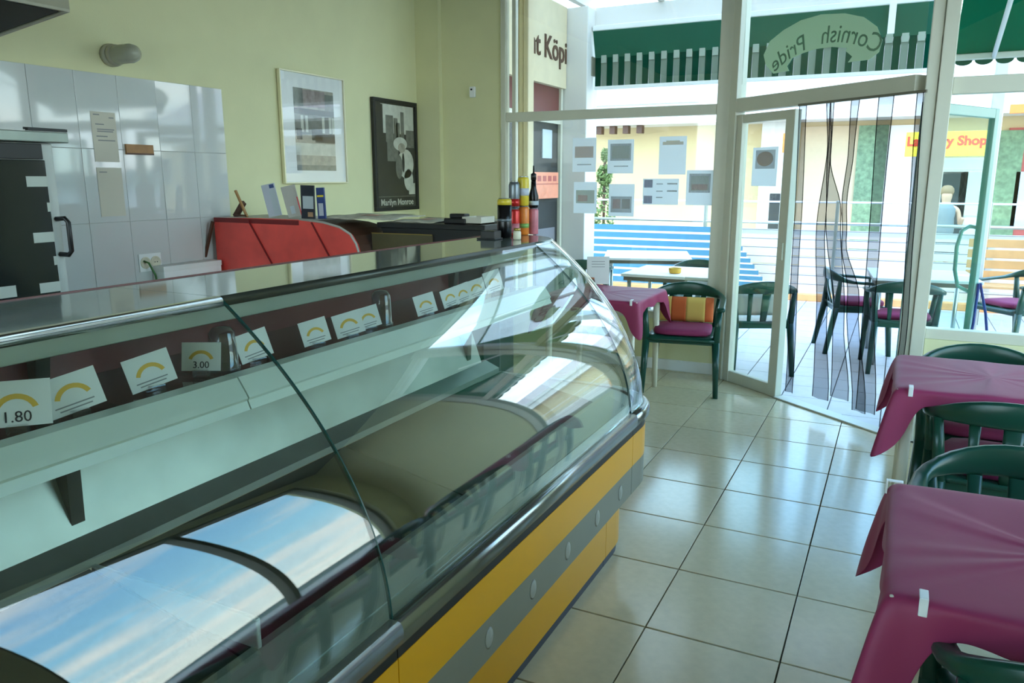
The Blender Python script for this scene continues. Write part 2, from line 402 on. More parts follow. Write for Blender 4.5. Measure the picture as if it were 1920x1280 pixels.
# ---- floor with individual tiles
fl = sbuild(MB().add([(XL, YB, -0.012), (WA.x, YB, -0.012), (WC.x, YR, -0.012), (DB.x, YR, -0.012), (DA.x, YW, -0.012), (XL, YW, -0.012),
     (XL, YB, -0.12), (WA.x, YB, -0.12), (WC.x, YR, -0.12), (DB.x, YR, -0.12), (DA.x, YW, -0.12), (XL, YW, -0.12)],
     [(0, 1, 2, 3, 4, 5), (11, 10, 9, 8, 7, 6)]+[(i, (i+1) % 6, 6+(i+1) % 6, 6+i) for i in range(6)]), 'floor', 'floorgrout')
T = 0.45; G = 0.0025
tm = MB().cbox(-T/2+G, T/2-G, -T/2+G, T/2-G, -0.0119, 0.0, 0.0012).mesh('floor_tile', 'floortile')
dn2 = (DN.x, DN.y, DN.x*DA.x+DN.y*DA.y)
for i in range(-7, 8):
    for j in range(-10, 9):
        x0, y0 = i*T, j*T*1.0084
        q = [(x0+G, y0+G), (x0+T-G, y0+G), (x0+T-G, y0+T-G), (x0+G, y0+T-G)]
        pl = [(-1, 0, -XL), (0, -1, -YB), (0, 1, YW), (WNR.x, WNR.y, WNR.x*WA.x+WNR.y*WA.y)]
        cx, cyy = x0+T/2, y0+T/2
        if x0 > 0.9: pl.append((0, 1, YR))
        if -0.3 < x0 < 1.3: pl.append(dn2)
        c = clip(q, pl)
        if not c: continue
        if not any(inview((a, b, 0), 400) for a, b in c): 
            if cyy < -2.6 and (i+j) % 1: continue
        if len(c) == 4 and all(abs(c[k][0]-q[k][0]) < 1e-6 and abs(c[k][1]-q[k][1]) < 1e-6 for k in range(4)):
            o = link('floor_tile', tm, fl); o.location = (cx, cyy, 0)
        else: MB().prism(c, 2, -0.0119, 0.0).build('floor_tile', 'floortile', fl)
# ---- ceiling, walls
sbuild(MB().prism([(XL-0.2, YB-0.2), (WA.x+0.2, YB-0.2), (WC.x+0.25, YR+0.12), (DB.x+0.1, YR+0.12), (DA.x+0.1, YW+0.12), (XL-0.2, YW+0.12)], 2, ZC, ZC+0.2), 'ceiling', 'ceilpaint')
wl = sbuild(MB().box(XL-0.2, XL, YB-0.2, YW+0.12, -0.12, ZC), 'wall_left', 'paint')
wb = structure('wall_back')
for a, b, z0, z1 in ((XL, -2.3, -0.12, ZC), (1.2, WA.x+0.1, -0.12, ZC), (-2.3, 1.2, -0.12, 0.7), (-2.3, 1.2, 3.0, ZC)): MB().box(a, b, YB-0.2, YB, z0, z1).build('wall_segment', 'paint', wb)
w4 = structure('added_window_4', (-2.3, YB-0.1, 0))  # unseen glazing added behind the camera to brighten the room
for a in (0.0, 1.13, 2.27, 3.44): MB().cbox(a, a+0.06, -0.04, 0.04, 0.7, 3.0, 0.004).build('post', 'alum', w4)
for z0 in (0.7, 2.94): MB().cbox(0.0, 3.5, -0.035, 0.035, z0, z0+0.06, 0.004).build('rail', 'alum', w4)
for a, b in ((0.06, 1.13), (1.19, 2.27), (2.33, 3.44)): MB().box(a, b, -0.003, 0.003, 0.76, 2.94).build('pane', 'pane', w4)
# back wall part beside the window, corner pillar
sbuild(MB().box(XL, -1.995, YW, YW+0.12, -0.12, ZC), 'wall_front', 'paint')
sbuild(MB().box(XL, -2.585, YW-0.055, YW, 0, ZC), 'trim_1', 'paint')
SILL = 0.42
sbuild(MB().box(-1.995, -0.05, YW, YW+0.12, -0.12, SILL), 'wall_front_sill', 'paint')
sbuild(MB().cbox(-2.58, -0.05, YW-0.012, YW-0.0005, 0.0, 0.09, 0.003), 'baseboard_front', 'white')
# white wall tiles on the left wall
tw, th_ = 0.25, 0.397
wt = MB().cbox(0.0005, 0.007, -tw/2+0.0012, tw/2-0.0012, -th_/2+0.0012, th_/2-0.0012, 0.0012).mesh('wall_tile', 'whitetile')
wg = MB().box(XL, XL+0.004, 1.37-12*tw, 1.37, 2.09-5*th_-0.1, 2.09).build('tile_grout', 'grout', wl)
for i in range(12):
    for j in range(5):
        o = link('wall_tile', wt, wl); o.location = (XL+0.0025, 1.37-tw*(i+0.5), 2.09-th_*(j+0.5)); o.rotation_euler = (0, random.uniform(-0.005, 0.005), random.uniform(-0.006, 0.006))

def frame(parent, name, a, b, z0, z1, w, d, m='alum'):
    """vertical member centred at local u between z0,z1"""
    return MB().cbox(a, b, -d/2, d/2, z0, z1, 0.004).build(name, m, parent)
# ---- window 1 (left front), local x along +X from x=-2.0
w1 = structure('window_1', (-2.0, YW+0.02, 0))
WW = 1.97
frame(w1, 'post', 0, 0.045, SILL, ZC, 0, 0.08); frame(w1, 'post', 0.10, 0.135, SILL, ZC, 0, 0.05)
frame(w1, 'post', WW-0.155, WW-0.055, SILL, ZC, 0, 0.08); 
frame(w1, 'transom', 0.045, WW-0.155, 2.005, 2.08, 0, 0.06); frame(w1, 'sill_rail', 0.045, WW-0.155, SILL, SILL+0.06, 0, 0.08)
frame(w1, 'head_rail', 0.045, WW-0.155, ZC-0.06, ZC, 0, 0.08)
MB().box(0.045, WW-0.155, -0.003, 0.003, SILL+0.06, 2.005).build('pane', 'pane', w1)
MB().box(0.045, WW-0.155, -0.003, 0.003, 2.08, ZC-0.06).build('pane', 'pane', w1)
# ---- door 1 (diagonal), local x along DDIR
DL = (DB-DA).length; da = math.atan2(DDIR.y, DDIR.x)
d1 = structure('door_1', DA, da)
def du(x, y, which=0): p = atP(x, y, DA, DN); return (p-DA).dot(DDIR), p.z
u_p1 = 0.50*DL*0 + du(1500, 190)[0]           # left edge of the doorway
frame(d1, 'post', -0.03, 0.045, 0, ZC, 0, 0.09)
frame(d1, 'door_stile', 0.05, 0.105, 0, 1.985, 0, 0.06)
frame(d1, 'door_stile', u_p1-0.085, u_p1-0.005, 0, 1.985, 0, 0.06)
frame(d1, 'door_rail', 0.105, u_p1-0.085, 0.0, 0.085, 0, 0.05); frame(d1, 'door_rail', 0.105, u_p1-0.085, 1.925, 1.985, 0, 0.05)
MB().box(0.105, u_p1-0.085, -0.003, 0.003, 0.085, 1.925).build('pane', 'pane', d1)
frame(d1, 'header', 0.045, DL-0.03, 2.005, 2.10, 0, 0.09)
frame(d1, 'head_rail', 0.045, DL-0.03, ZC-0.06, ZC, 0, 0.08)
MB().box(0.045, DL-0.03, -0.003, 0.003, 2.10, ZC-0.06).build('pane', 'pane', d1)
MB().cbox(u_p1, DL-0.03, -0.05, 0.05, 0.0005, 0.012, 0.003).build('threshold', 'alum', d1)
MB().cbox(u_p1-0.06, u_p1-0.02, -0.045, -0.031, 0.98, 1.10, 0.003).build('lock_plate', 'alum', d1)
# corner post between the door and the right-hand window
pst = structure('trim_2', (1.235, 2.66, 0))
frame(pst, 'post', -0.06, 0.0, 0, ZC, 0, 0.11); frame(pst, 'post', 0.002, 0.072, 0, ZC, 0, 0.14)
# ---- window 2 (right front), from x=1.34
w2 = structure('window_2', (1.308, YR+0.02, 0)); W2 = 0.672
SR = 0.62
frame(w2, 'post', W2, W2+0.07, SR, ZC, 0, 0.08); frame(w2, 'transom', 0, W2, 1.985, 2.075, 0, 0.07); frame(w2, 'sill_rail', 0, W2, SR, SR+0.06, 0, 0.08); frame(w2, 'head_rail', 0, W2, ZC-0.06, ZC, 0, 0.08)
MB().box(0, W2, -0.003, 0.003, SR+0.06, 1.985).build('pane', 'pane', w2); MB().box(0, W2, -0.003, 0.003, 2.075, ZC-0.06).build('pane', 'pane', w2)
sbuild(MB().box(1.31, 2.05, YR-0.03, YR+0.1, -0.12, SR), 'wall_front_right_sill', 'paint')
sbuild(MB().box(2.05, WC.x+0.2, YR-0.03, YR+0.1, -0.12, ZC), 'wall_front_right', 'paint')
# ---- right wall: solid, window 3, solid
ra = math.atan2(WDIR.y, WDIR.x)
def rs(y): return (y-YB)/WDIR.y
s0, s1, s2 = rs(-0.74), rs(2.20), rs(YR)
wrr = structure('wall_right', WA, ra)
for a, b, z0, z1 in ((-0.1, s0, -0.12, ZC), (s1, s2+0.1, -0.12, ZC), (s0, s1, -0.12, 0.58), (s0, s1, 3.16, ZC)):
    MB().box(a, b, -0.15, 0, z0, z1).build('wall_segment', 'paint', wrr)
w3 = structure('window_3', WA+WDIR*s0+WNR*0.07, ra); W3 = s1-s0; MU = rs(0.74)-s0
for a, b in ((0, 0.05), (W3-0.05, W3), (MU, MU+0.06)): frame(w3, 'post', a, b, 0.58, 3.16, 0, 0.07, 'alumdark')
frame(w3, 'sill_rail', 0, W3, 0.58, 0.63, 0, 0.12, 'alumdark'); frame(w3, 'head_rail', 0, W3, 3.12, 3.16, 0, 0.08, 'alumdark')
MB().box(0.05, MU, -0.003, 0.003, 0.63, 3.12).build('pane', 'pane', w3); MB().box(MU+0.06, W3-0.05, -0.003, 0.003, 0.63, 3.12).build('pane', 'pane', w3)

# ================================================================== DISPLAY COUNTER
YA = -3.4; YJ1 = -1.23; YJ2 = 0.33; Y0 = 0.45; RC = 0.25; XB = -0.48
PROF = [(-.140, 1.285), (-.045, 1.212), (.010, 1.162), (.066, 1.100), (.120, 1.035), (.180, .945), (.222, .855), (.250, .775), (.265, .705), (.270, .660)]
def pathmain(x, a=YA, b=YJ2): return [(x, a), (x, b)]
def pathend(x, y0=YJ2+0.004, n=12, xb=XB):
    p = [(x, y0), (x, Y0)]
    for i in range(1, n+1):
        t = math.pi/2*i/n; p.append((x-RC*(1-math.cos(t)), Y0+RC*math.sin(t)))
    if x-RC > xb+0.01: p.append((xb, Y0+RC))
    return p
ct = thing('display_counter', 'long curved-glass refrigerated display counter with yellow and grey striped front', 'counter', (0, 0, 0))
def band(name, m, x, z0, z1, th=0.02, gap=0.0015):
    for a, b in ((YA, YJ1-gap), (YJ1+gap, YJ2-gap)): MB().wallpath(pathmain(x, a, b), z0, z1, th).build(name, m, ct)
    MB().wallpath(pathend(x, YJ2+gap), z0, z1, th).build(name, m, ct)
band('kick_strip', 'rubber', 0.173, 0.001, 0.045, 0.03)
band('lower_panel', 'yellow', 0.183, 0.045, 0.334, 0.02)
band('grey_band', 'greyband', 0.280, 0.334, 0.450, 0.02)
band('upper_panel', 'yellow', 0.281, 0.450, 0.572, 0.02)
band('groove', 'black', 0.2795, 0.572, 0.606, 0.02)
# floor of the overhang
MB().box(0.16, 0.262, YA, Y0, 0.336, 0.345).build('soffit', 'black', ct)
MB().box(XB, 0.09, YA, 0.52, 0.03, 0.55).build('carcass', 'steeldark', ct)
# rounded steel bumper
def bumper(path):
    P = [Vector((p[0], p[1], 0)) for p in path]; rings = []
    for i, p in enumerate(P):
        d = (P[min(i+1, len(P)-1)]-P[max(i-1, 0)]).normalized(); n = Vector((d.y, -d.x, 0))
        ring = [p+n*(0.014*math.cos(t)**0.8 if math.cos(t) > 0 else 0)+Vector((0, 0, 0.632+0.027*math.sin(t))) for t in [math.radians(a) for a in (-90, -65, -40, -15, 15, 40, 65, 90)]]
        ring += [p-n*0.02+Vector((0, 0, 0.659)), p-n*0.02+Vector((0, 0, 0.605))]
        rings.append(ring)
    return MB().sweep(None, rings, smooth=True)
bumper(pathmain(0.284, YA, YJ1-0.001)).build('bumper_rail', 'railsteel', ct)
bumper(pathmain(0.284, YJ1+0.001, YJ2)).build('bumper_rail', 'railsteel', ct)
bumper(pathend(0.284, YJ2+0.001)).build('bumper_rail', 'railsteel', ct)
for px, py in ((918, 1200), (1000, 1110), (1065, 1040), (1120, 985), (1163, 935)):
    p = atX(px, py, 0.281)
    b = MB(); rr = []
    for s_ in (1.0, 0.8, 0.0):
        rr.append([(0.2802+0.006*(1-s_*s_), p.y+0.022*max(s_, 0.02)*math.cos(t), 0.392+0.030*max(s_, 0.02)*math.sin(t)) for t in [2*math.pi*k/16 for k in range(16)]])
    b.sweep(None, rr, smooth=True).build('oval_badge', 'badge', ct)
# curved glass
def spline(pr, n=40):
    pts = [Vector((p[0], 0, p[1])) for p in pr]; out = []
    for i in range(len(pts)-1):
        p0 = pts[max(i-1, 0)]; p1 = pts[i]; p2 = pts[i+1]; p3 = pts[min(i+2, len(pts)-1)]
        for k in range(5):
            t = k/5
            out.append(0.5*((2*p1)+(p2-p0)*t+(2*p0-5*p1+4*p2-p3)*t*t+(3*p1-p0-3*p2+p3)*t*t*t))
    out.append(pts[-1]); return out
# smooth cubic fit of the measured profile  x = f(z)
def fx(z): return -0.205*z**3-0.397*z*z+0.73*z+0.02
ZS = [0.660+(1.286-0.660)*i/36 for i in range(37)]
def glassring(off): 
    out = []
    for z in ZS:
        dz = 1e-3; s_ = (fx(z+dz)-fx(z-dz))/(2*dz); n = Vector((1, 0, -s_)).normalized()
        out.append((fx(z)-n.x*off, z-n.z*off))
    return out
GO, GI = glassring(0.0), glassring(0.006)
def gpane(a, b):
    ring = lambda y: [(x, y, z) for x, z in GO]+[(x, y, z) for x, z in reversed(GI)]
    return MB().sweep(None, [ring(a), ring(b)], smooth=True)
for nm, a, b in (('front_glass', YA, YJ1-0.002), ('front_glass', YJ1+0.002, YJ2-0.001)):
    me = gpane(a, b).mesh(nm, 'caseglass')
    o = link(nm, me, ct)
    for p in me.polygons: p.use_smooth = True
    md = o.modifiers.new('es', 'EDGE_SPLIT'); md.split_angle = math.radians(40)
def gedge(y, w):
    ring = lambda yy: [(x+0.0004, yy, z) for x, z in GO]+[(x-0.0004, yy, z) for x, z in reversed(GI)]
    return MB().sweep(None, [ring(y-w/2), ring(y+w/2)])
gedge(YJ1, 0.0036).build('glass_edge', 'glassedge', ct); gedge(YJ2+0.0005, 0.0032).build('glass_edge', 'glassedge', ct)
# rounded end glass
rings = []
npth = len(pathend(0.27, YJ2+0.003))
def pend(x):
    p = [(x, YJ2+0.003), (x, Y0)]
    for i in range(1, 13):
        t = math.pi/2*i/12; p.append((x-RC*(1-math.cos(t)), Y0+RC*math.sin(t)))
    p.append((XB, Y0+RC)); return p
for k in range(15):
    ring = []
    for (x, z) in GO: q = pend(x)[k]; ring.append((q[0], q[1], z))
    inn = []
    for (x, z) in GI:
        q = pend(x)[k]; yy = q[1]-(0.006 if k >= 13 else 0.006*max(0, (k-1))/12); inn.append((q[0], yy, z))
    rings.append(ring+inn[::-1])
me = MB().sweep(None, rings, smooth=True).mesh('end_glass', 'caseglass'); o = link('end_glass', me, ct)
md = o.modifiers.new('es', 'EDGE_SPLIT'); md.split_angle = math.radians(40)
# rounded steel lip seen along the end glass top
# top
tp = [(XB, YA), (-0.145, YA), (-0.145, Y0)]
for i in range(1, 13):
    t = math.pi/2*i/12; tp.append((-0.145-RC*(1-math.cos(t)), Y0+RC*math.sin(t)))
tp.append((XB, Y0+RC))
def tops(a, b, nm):
    pl = [(0, -1, -a), (0, 1, b)]
    MB().prism(clip(tp, pl), 2, 1.272, 1.292).build(nm, 'topglass', ct)
tops(YA, YJ1-0.001, 'top_plate'); tops(YJ1+0.001, 2, 'top_plate')
ch = [(-0.142, YA, 1.282), (-0.142, YJ1-0.002, 1.282)]
MB().tube(ch, 0.0125, 12).build('front_trim', 'chrome', ct)
MB().tube([(-0.142, YJ1+0.002, 1.282), (-0.142, YJ2, 1.282)], 0.0115, 12).build('front_trim', 'steeldark', ct)
MB().tube([(p[0]+0.003, p[1], 1.282) for p in pathend(-0.145, YJ2)], 0.0095, 8).build('front_trim', 'steel', ct)
MB().box(XB-0.006, XB, YA, 0.62, 1.262, 1.2945).build('back_trim', 'maroonboard', ct)
# lamp housing under the top
MB().prism([(-0.46, 1.271), (-0.155, 1.271), (-0.165, 1.262), (-0.205, 1.226), (-0.235, 1.218), (-0.46, 1.218)], 1, YA, YJ2-0.01).build('lamp_housing', 'counterwhite', ct)
# back: maroon board, steel back wall, deck, front lip
MB().box(-0.462, -0.450, YA, 0.28, 0.93, 1.218).build('back_board', 'maroonboard', ct)
MB().prism([(-0.445, 0.965), (-0.425, 0.985), (-0.36, 0.80), (-0.38, 0.79)], 1, YA, 0.30).build('back_wall', 'steeldull', ct)
MB().prism([(-0.375, 0.80), (-0.36, 0.80), (-0.30, 0.775), (-0.30, 0.755), (-0.375, 0.755)], 1, YA, 0.34).build('air_duct', 'steeldull', ct)
for a, b in ((YA, -2.3), (-2.295, -1.48), (-1.475, -0.66), (-0.655, 0.36)):
    MB().prism([(-0.298, 0.755), (-0.298, 0.745), (0.13, 0.660), (0.13, 0.672)], 1, a, b).build('deck_tray', 'deckdark', ct)
MB().prism([(0.132, 0.640), (0.132, 0.700), (0.150, 0.700), (0.225, 0.664), (0.225, 0.640)], 1, YA, 0.40).build('front_lip', 'steeldull', ct)
MB().prism([(0.226, 0.640), (0.226, 0.661), (0.262, 0.658), (0.262, 0.640)], 1, YA, 0.44).build('glass_channel', 'steel', ct)
MB().wallpath(pathend(0.262, 0.40), 0.56, 0.66, 0.03).build('end_collar', 'steeldull', ct)
MB().prism(clip([(p[0]-0.03, p[1]-0.03) for p in [(0.262, 0.30)]+pathend(0.262, 0.36)]+[(-0.45, 0.30)], [(0, -1, -0.3)]), 2, 0.63, 0.655).build('end_deck', 'steeldull', ct)
# glass shelf with pale front rail
MB().box(-0.445, -0.108, YA, YJ1-0.003, 1.104, 1.112).build('glass_shelf', 'shelfglass', ct); MB().box(-0.445, -0.108, YJ1+0.003, 0.32, 1.104, 1.112).build('glass_shelf', 'shelfglass', ct)
for a, b in ((YA, YJ1-0.002), (YJ1+0.002, 0.36)):
    MB().prism([(-0.150, 1.103), (-0.150, 1.121), (-0.108, 1.122), (-0.086, 1.090), (-0.080, 1.080), (-0.084, 1.074), (-0.076, 1.056), (-0.10, 1.050), (-0.150, 1.066)], 1, a, b).build('shelf_rail', 'counterwhite', ct)
# brackets
for y in (-1.46, 0.20):
    MB().prism([(-0.44, 1.10), (-0.16, 1.10), (-0.18, 1.085), (-0.36, 1.06), (-0.37, 0.80), (-0.40, 0.80), (-0.44, 0.95)], 1, y, y+0.03).build('bracket', 'steeldark', ct)
    MB().prism([(-0.46, 1.22), (-0.41, 1.22), (-0.43, 1.11), (-0.46, 1.11)], 1, y, y+0.03).build('bracket', 'steeldark', ct)
MB().cbox(-0.30, 0.15, -1.474, -1.464, 0.700, 0.760, 0.002).build('deck_divider', 'steeldull', ct)

# price cards on the glass shelf
YEL = [(math.cos(math.radians(a)), math.sin(math.radians(a))) for a in range(20, 161, 14)]
def card(px, py, rz, w, h, lab, price=None, face=False):
    p = atZ(px, py, 1.1125); p.x = max(-0.30, min(-0.165, p.x))
    t = thing('price_card', lab, 'price card', (p.x, p.y, 1.1125), rz, 'price cards on the glass shelf')
    MB().cbox(-0.016, 0.016, -0.012, 0.012, 0, 0.016, 0.002).build('clear_base', 'clearplastic', t)
    c = MB().box(-w/2, w/2, -0.0012, 0.0, 0, h).build('card', 'paper', t); c.location = (0, 0, 0.012); c.rotation_euler = (math.radians(-14), 0 if face else math.radians(-9), 0)
    b = MB(); r1, r0_ = w*0.34, w*0.25
    v = [(r1*x, -0.0017, h*0.28+r1*y*0.95) for x, y in YEL]+[(r0_*x, -0.0017, h*0.28+r0_*y*0.95) for x, y in reversed(YEL)]
    n = len(YEL); v2 = [(a, -0.0012, c_) for a, _, c_ in v]
    b.add(v+v2, [(i, i+1, 2*n-2-i, 2*n-1-i) for i in range(n-1)])
    b.build('banner_print', 'logoyellow', c)
    if price: flattext(c, price, h*0.34, 'ink', 0.0, h*0.20, 0.0016)
    else:
        for k, (zz, ww) in enumerate(((0.20, 0.36), (0.10, 0.30))): panel(c, 'text_print', 'inkgrey', -w*ww, w*ww*0.9, h*zz, h*(zz+0.035), 0.0012, 0.0005)
    return t
FACE = math.radians(27)
AX = math.radians(78)
cards = [(35, 812, FACE+0.35, .105, .078, 'white price card reading 1.80, nearest the left picture edge', '1.80'),
 (150, 782, AX, .100, .070, 'white price card tilted beside the card reading 1.80', None),
 (293, 735, AX, .095, .068, 'white price card alone midway between the 3.00 card and the tilted card', None),
 (378, 705, FACE, .085, .062, 'upright white price card reading 3.00 beside the clear cup', '3.00'),
 (485, 682, AX, .085, .066, 'white price card crossed by the joint of the curved front glass', None),
 (597, 652, AX-0.2, .075, .062, 'white price card first to the right of the front glass joint', None),
 (660, 636, AX-0.2, .085, .062, 'white price card left of the two overlapping near the tall clear dome', None),
 (695, 622, AX-0.2, .075, .060, 'white price card directly beside the tall clear plastic dome', None),
 (803, 595, AX-0.2, .075, .062, 'white price card alone to the right of the tall clear dome', None),
 (848, 580, AX, .075, .058, 'narrow price card first of the far run of four', None),
 (872, 572, AX, .075, .062, 'price card second of the far run of four', None),
 (897, 562, AX-0.1, .085, .062, 'price card third of the far run of four', None),
 (930, 552, AX-0.1, .085, .078, 'tallest price card at the far end of the glass shelf', None)]
for c in cards: card(*c[:6], price=c[6], face=bool(c[6]))
def dome(px, py, r, h, lab, n=1):
    p = atZ(px, py, 1.1125); p.x = -0.215
    t = thing('plastic_dome', lab, 'plastic cup', (p.x, p.y, 1.1125), 0, 'clear plastic domes on the shelf')
    o = MB().lathe([(r*1.08, 0), (r*1.08, 0.004), (r, 0.006), (r*0.97, h*0.55), (r*0.9, h*0.86), (r*0.6, h*0.97), (0.001, h)], 24).build('dome', 'clearplastic', t)
    i = MB().lathe([(r*1.12, 0.002), (r*1.12, 0.009), (r*1.02, 0.009), (r*1.02, 0.002)], 24).build('rim', 'clearplastic', t)
dome(737, 612, 0.030, 0.105, 'tall clear plastic dome cup upside down among the far cards')
dome(428, 694, 0.032, 0.100, 'clear plastic cup behind the upright 3.00 price card')
# star stickers on the end glass
def star(px, py, Y, r, lab):
    p = atY(px, py, Y)
    pts = []
    for k in range(10):
        a = math.pi/2+k*math.pi/5; q = r if k % 2 == 0 else r*0.42; pts.append((q*math.cos(a), q*math.sin(a)))
    o = MB().prism(pts, 1, -0.001, 0.001).build('star_sticker', 'starwhite'); o.location = (p.x, Y, p.z); o.rotation_euler = (0, 0.3, 0)
    tag(o, lab, 'sticker', 'star stickers on the end glass')
star(1112, 628, 0.690, 0.042, 'larger white star sticker on the counter end glass')
star(1143, 658, 0.690, 0.016, 'small white star sticker below the larger star')

# cans and bottles on the end of the counter top
def can(name, px, py, r, h, parts, lab, cat='can', z=1.2925, base=None):
    p = base if base else atZ(px, py, 1.2925)
    t = thing(name, lab, cat, (p.x, p.y, z), 0, 'drinks on the counter end')
    for nm, m, pr in parts: MB().lathe([(a*r, b*h) for a, b in pr], 20).build(nm, m, t)
    return t
can('drink_can', 946, 446, 0.030, 0.165, [('body', 'canblack', [(0.8, 0), (1, 0.03), (1, 0.82)]), ('shoulder_band', 'canyellow', [(1.0, 0.82), (1, 0.93), (0.82, 0.97)]), ('lid', 'cangrey', [(0.82, 0.965), (0.82, 0.985), (0.7, 0.985)]), ('label_ring', 'cangrey', [(1.006, 0.42), (1.006, 0.48)])], 'tall black energy drink can with yellow shoulder, leftmost on the counter')
b1 = atZ(964, 441, 1.2925)
can('drink_can', 0, 0, 0.024, 0.115, [('body', 'canred', [(0.85, 0), (1, 0.04), (1, 0.9), (0.85, 0.97)]), ('label_panel', 'canpink', [(1.006, 0.1), (1.006, 0.45)]), ('lid', 'cangrey', [(0.85, 0.965), (0.85, 1)])], 'red can under the grey topped bottle', base=b1)
can('drink_can', 0, 0, 0.024, 0.115, [('body', 'cangrey', [(0.85, 0), (1, 0.04), (1, 0.86), (0.8, 0.97)]), ('label_band', 'canred', [(1.006, 0.08), (1.006, 0.35)]), ('lid', 'chrome', [(0.8, 0.965), (0.8, 1)])], 'grey can with red band stacked on the red can', base=b1, z=1.2925+0.1155)
b2 = atZ(981, 440, 1.2925)
can('drink_can', 0, 0, 0.026, 0.125, [('body', 'canorange', [(0.85, 0), (1, 0.04), (1, 0.9), (0.85, 0.97)]), ('label_panel', 'cangreen', [(1.006, 0.25), (1.006, 0.4)]), ('lid', 'cangrey', [(0.85, 0.965), (0.85, 1)])], 'orange and green can under the yellow can', base=b2)
can('drink_can', 0, 0, 0.025, 0.125, [('body', 'canyellow', [(0.85, 0), (1, 0.04), (1, 0.9), (0.85, 0.97)]), ('label_panel', 'booklet', [(1.006, 0.35), (1.006, 0.6)]), ('lid', 'chrome', [(0.85, 0.965), (0.85, 1)])], 'yellow can stacked on the orange and green can', base=b2, z=1.2925+0.1255)
b3 = atZ(1000, 439, 1.2925)
can('drink_can', 0, 0, 0.022, 0.115, [('body', 'canpink', [(0.85, 0), (1, 0.04), (1, 0.9), (0.85, 0.97)]), ('lid', 'cangrey', [(0.85, 0.965), (0.85, 1)])], 'pink can at the right end of the drinks', base=b3)
t = thing('sauce_bottle', 'dark sauce bottle with black cap standing on the pink can', 'bottle', (b3.x, b3.y, 1.2925+0.1155))
MB().lathe([(0.018, 0), (0.022, 0.004), (0.022, 0.05), (0.012, 0.085), (0.010, 0.12)], 16).build('body', 'canblack', t)
MB().lathe([(0.012, 0.12), (0.012, 0.145), (0.004, 0.15), (0.003, 0.18)], 12).build('cap', 'black', t)
MB().lathe([(0.0225, 0.012), (0.0225, 0.03)], 16).build('label_panel', 'papergrey', t)
p = atZ(954, 449, 1.2925); t = thing('jar', 'tiny tan jar in front of the tall black can', 'jar', (p.x+0.03, p.y+0.015, 1.2925))
MB().lathe([(0.014, 0), (0.016, 0.004), (0.016, 0.03), (0.012, 0.036)], 14).build('body', 'cream', t); MB().lathe([(0.014, 0.036), (0.014, 0.046)], 14).build('lid', 'gold', t)
# ================================================================== BEHIND THE COUNTER
t = thing('work_counter', 'steel work counter standing along the tiled wall', 'worktop', (0, 0, 0))
MB().cbox(-2.805, -2.20, -3.2, 1.17, 0.86, 0.90, 0.005).build('worktop', 'steel', t)
MB().box(-2.80, -2.24, -3.18, 1.15, 0.10, 0.86).build('cabinet_body', 'ovenside', t)
for k in range(5): MB().cbox(-2.24, -2.222, -3.16+0.87*k, -2.32+0.87*k, 0.13, 0.84, 0.004).build('cabinet_door', 'ovenside', t)
MB().box(-2.78, -2.28, -3.15, 1.15, 0.0, 0.10).build('plinth', 'black', t)
t = thing('pastry_oven', 'black glass fronted oven with white tape marks and a black handle', 'oven', (0, 0, 0.90))
oy1 = -0.105
MB().cbox(-2.79, -2.33, -0.92, oy1, 0.02, 0.79, 0.008).build('body', 'ovenside', t)
MB().cbox(-2.329, -2.312, -0.90, oy1-0.055, 0.03, 0.715, 0.003).build('glass_door', 'ovenglass', t)
MB().cbox(-2.329, -2.314, -0.90, oy1-0.06, 0.718, 0.785, 0.003).build('control_strip', 'black', t)
for z in (0.60, 0.355, 0.13): MB().box(-2.3118, -2.3105, oy1-0.15, oy1-0.055, z, z+0.045).build('tape_mark', 'tapewhite', t)
for z in (0.49, 0.25): MB().box(-2.3118, -2.3105, oy1-0.07, oy1-0.055, z, z+0.04).build('tape_mark', 'tapewhite', t)
hy = oy1-0.005
MB().tube([(-2.33, hy-0.02, 0.455), (-2.29, hy-0.005, 0.458), (-2.275, hy, 0.44), (-2.275, hy, 0.31), (-2.29, hy-0.005, 0.292), (-2.33, hy-0.02, 0.295)], 0.011, 10).build('handle', 'black', t)
MB().box(-2.3118, -2.3105, -0.44, -0.36, 0.13, 0.18).build('label', 'tapewhite', t)
for x in (-2.75, -2.37):
    for y in (-0.86, oy1-0.06): MB().lathe([(0.02, 0), (0.02, 0.022)], 10, (x, y, -0.0)).build('foot', 'black', t)
t = thing('oven_top_tray', 'shallow brushed steel tray lying on top of the black oven', 'tray', (0, 0, 1.692))
MB().cbox(-2.79, -2.285, -0.95, -0.055, 0.0, 0.045, 0.004).build('tray', 'steeldull', t)
t = thing('tongs', 'black tongs lying on the steel tray over the oven', 'tongs', (-2.32, -0.13, 1.739))
MB().bar((0.0, -0.09, 0.008), (0, 0.09, 0.008), 0.02, 0.012).build('arm', 'black', t); MB().bar((-0.02, -0.09, 0.012), (0.0, 0.085, 0.010), 0.012, 0.01).build('arm', 'black', t)
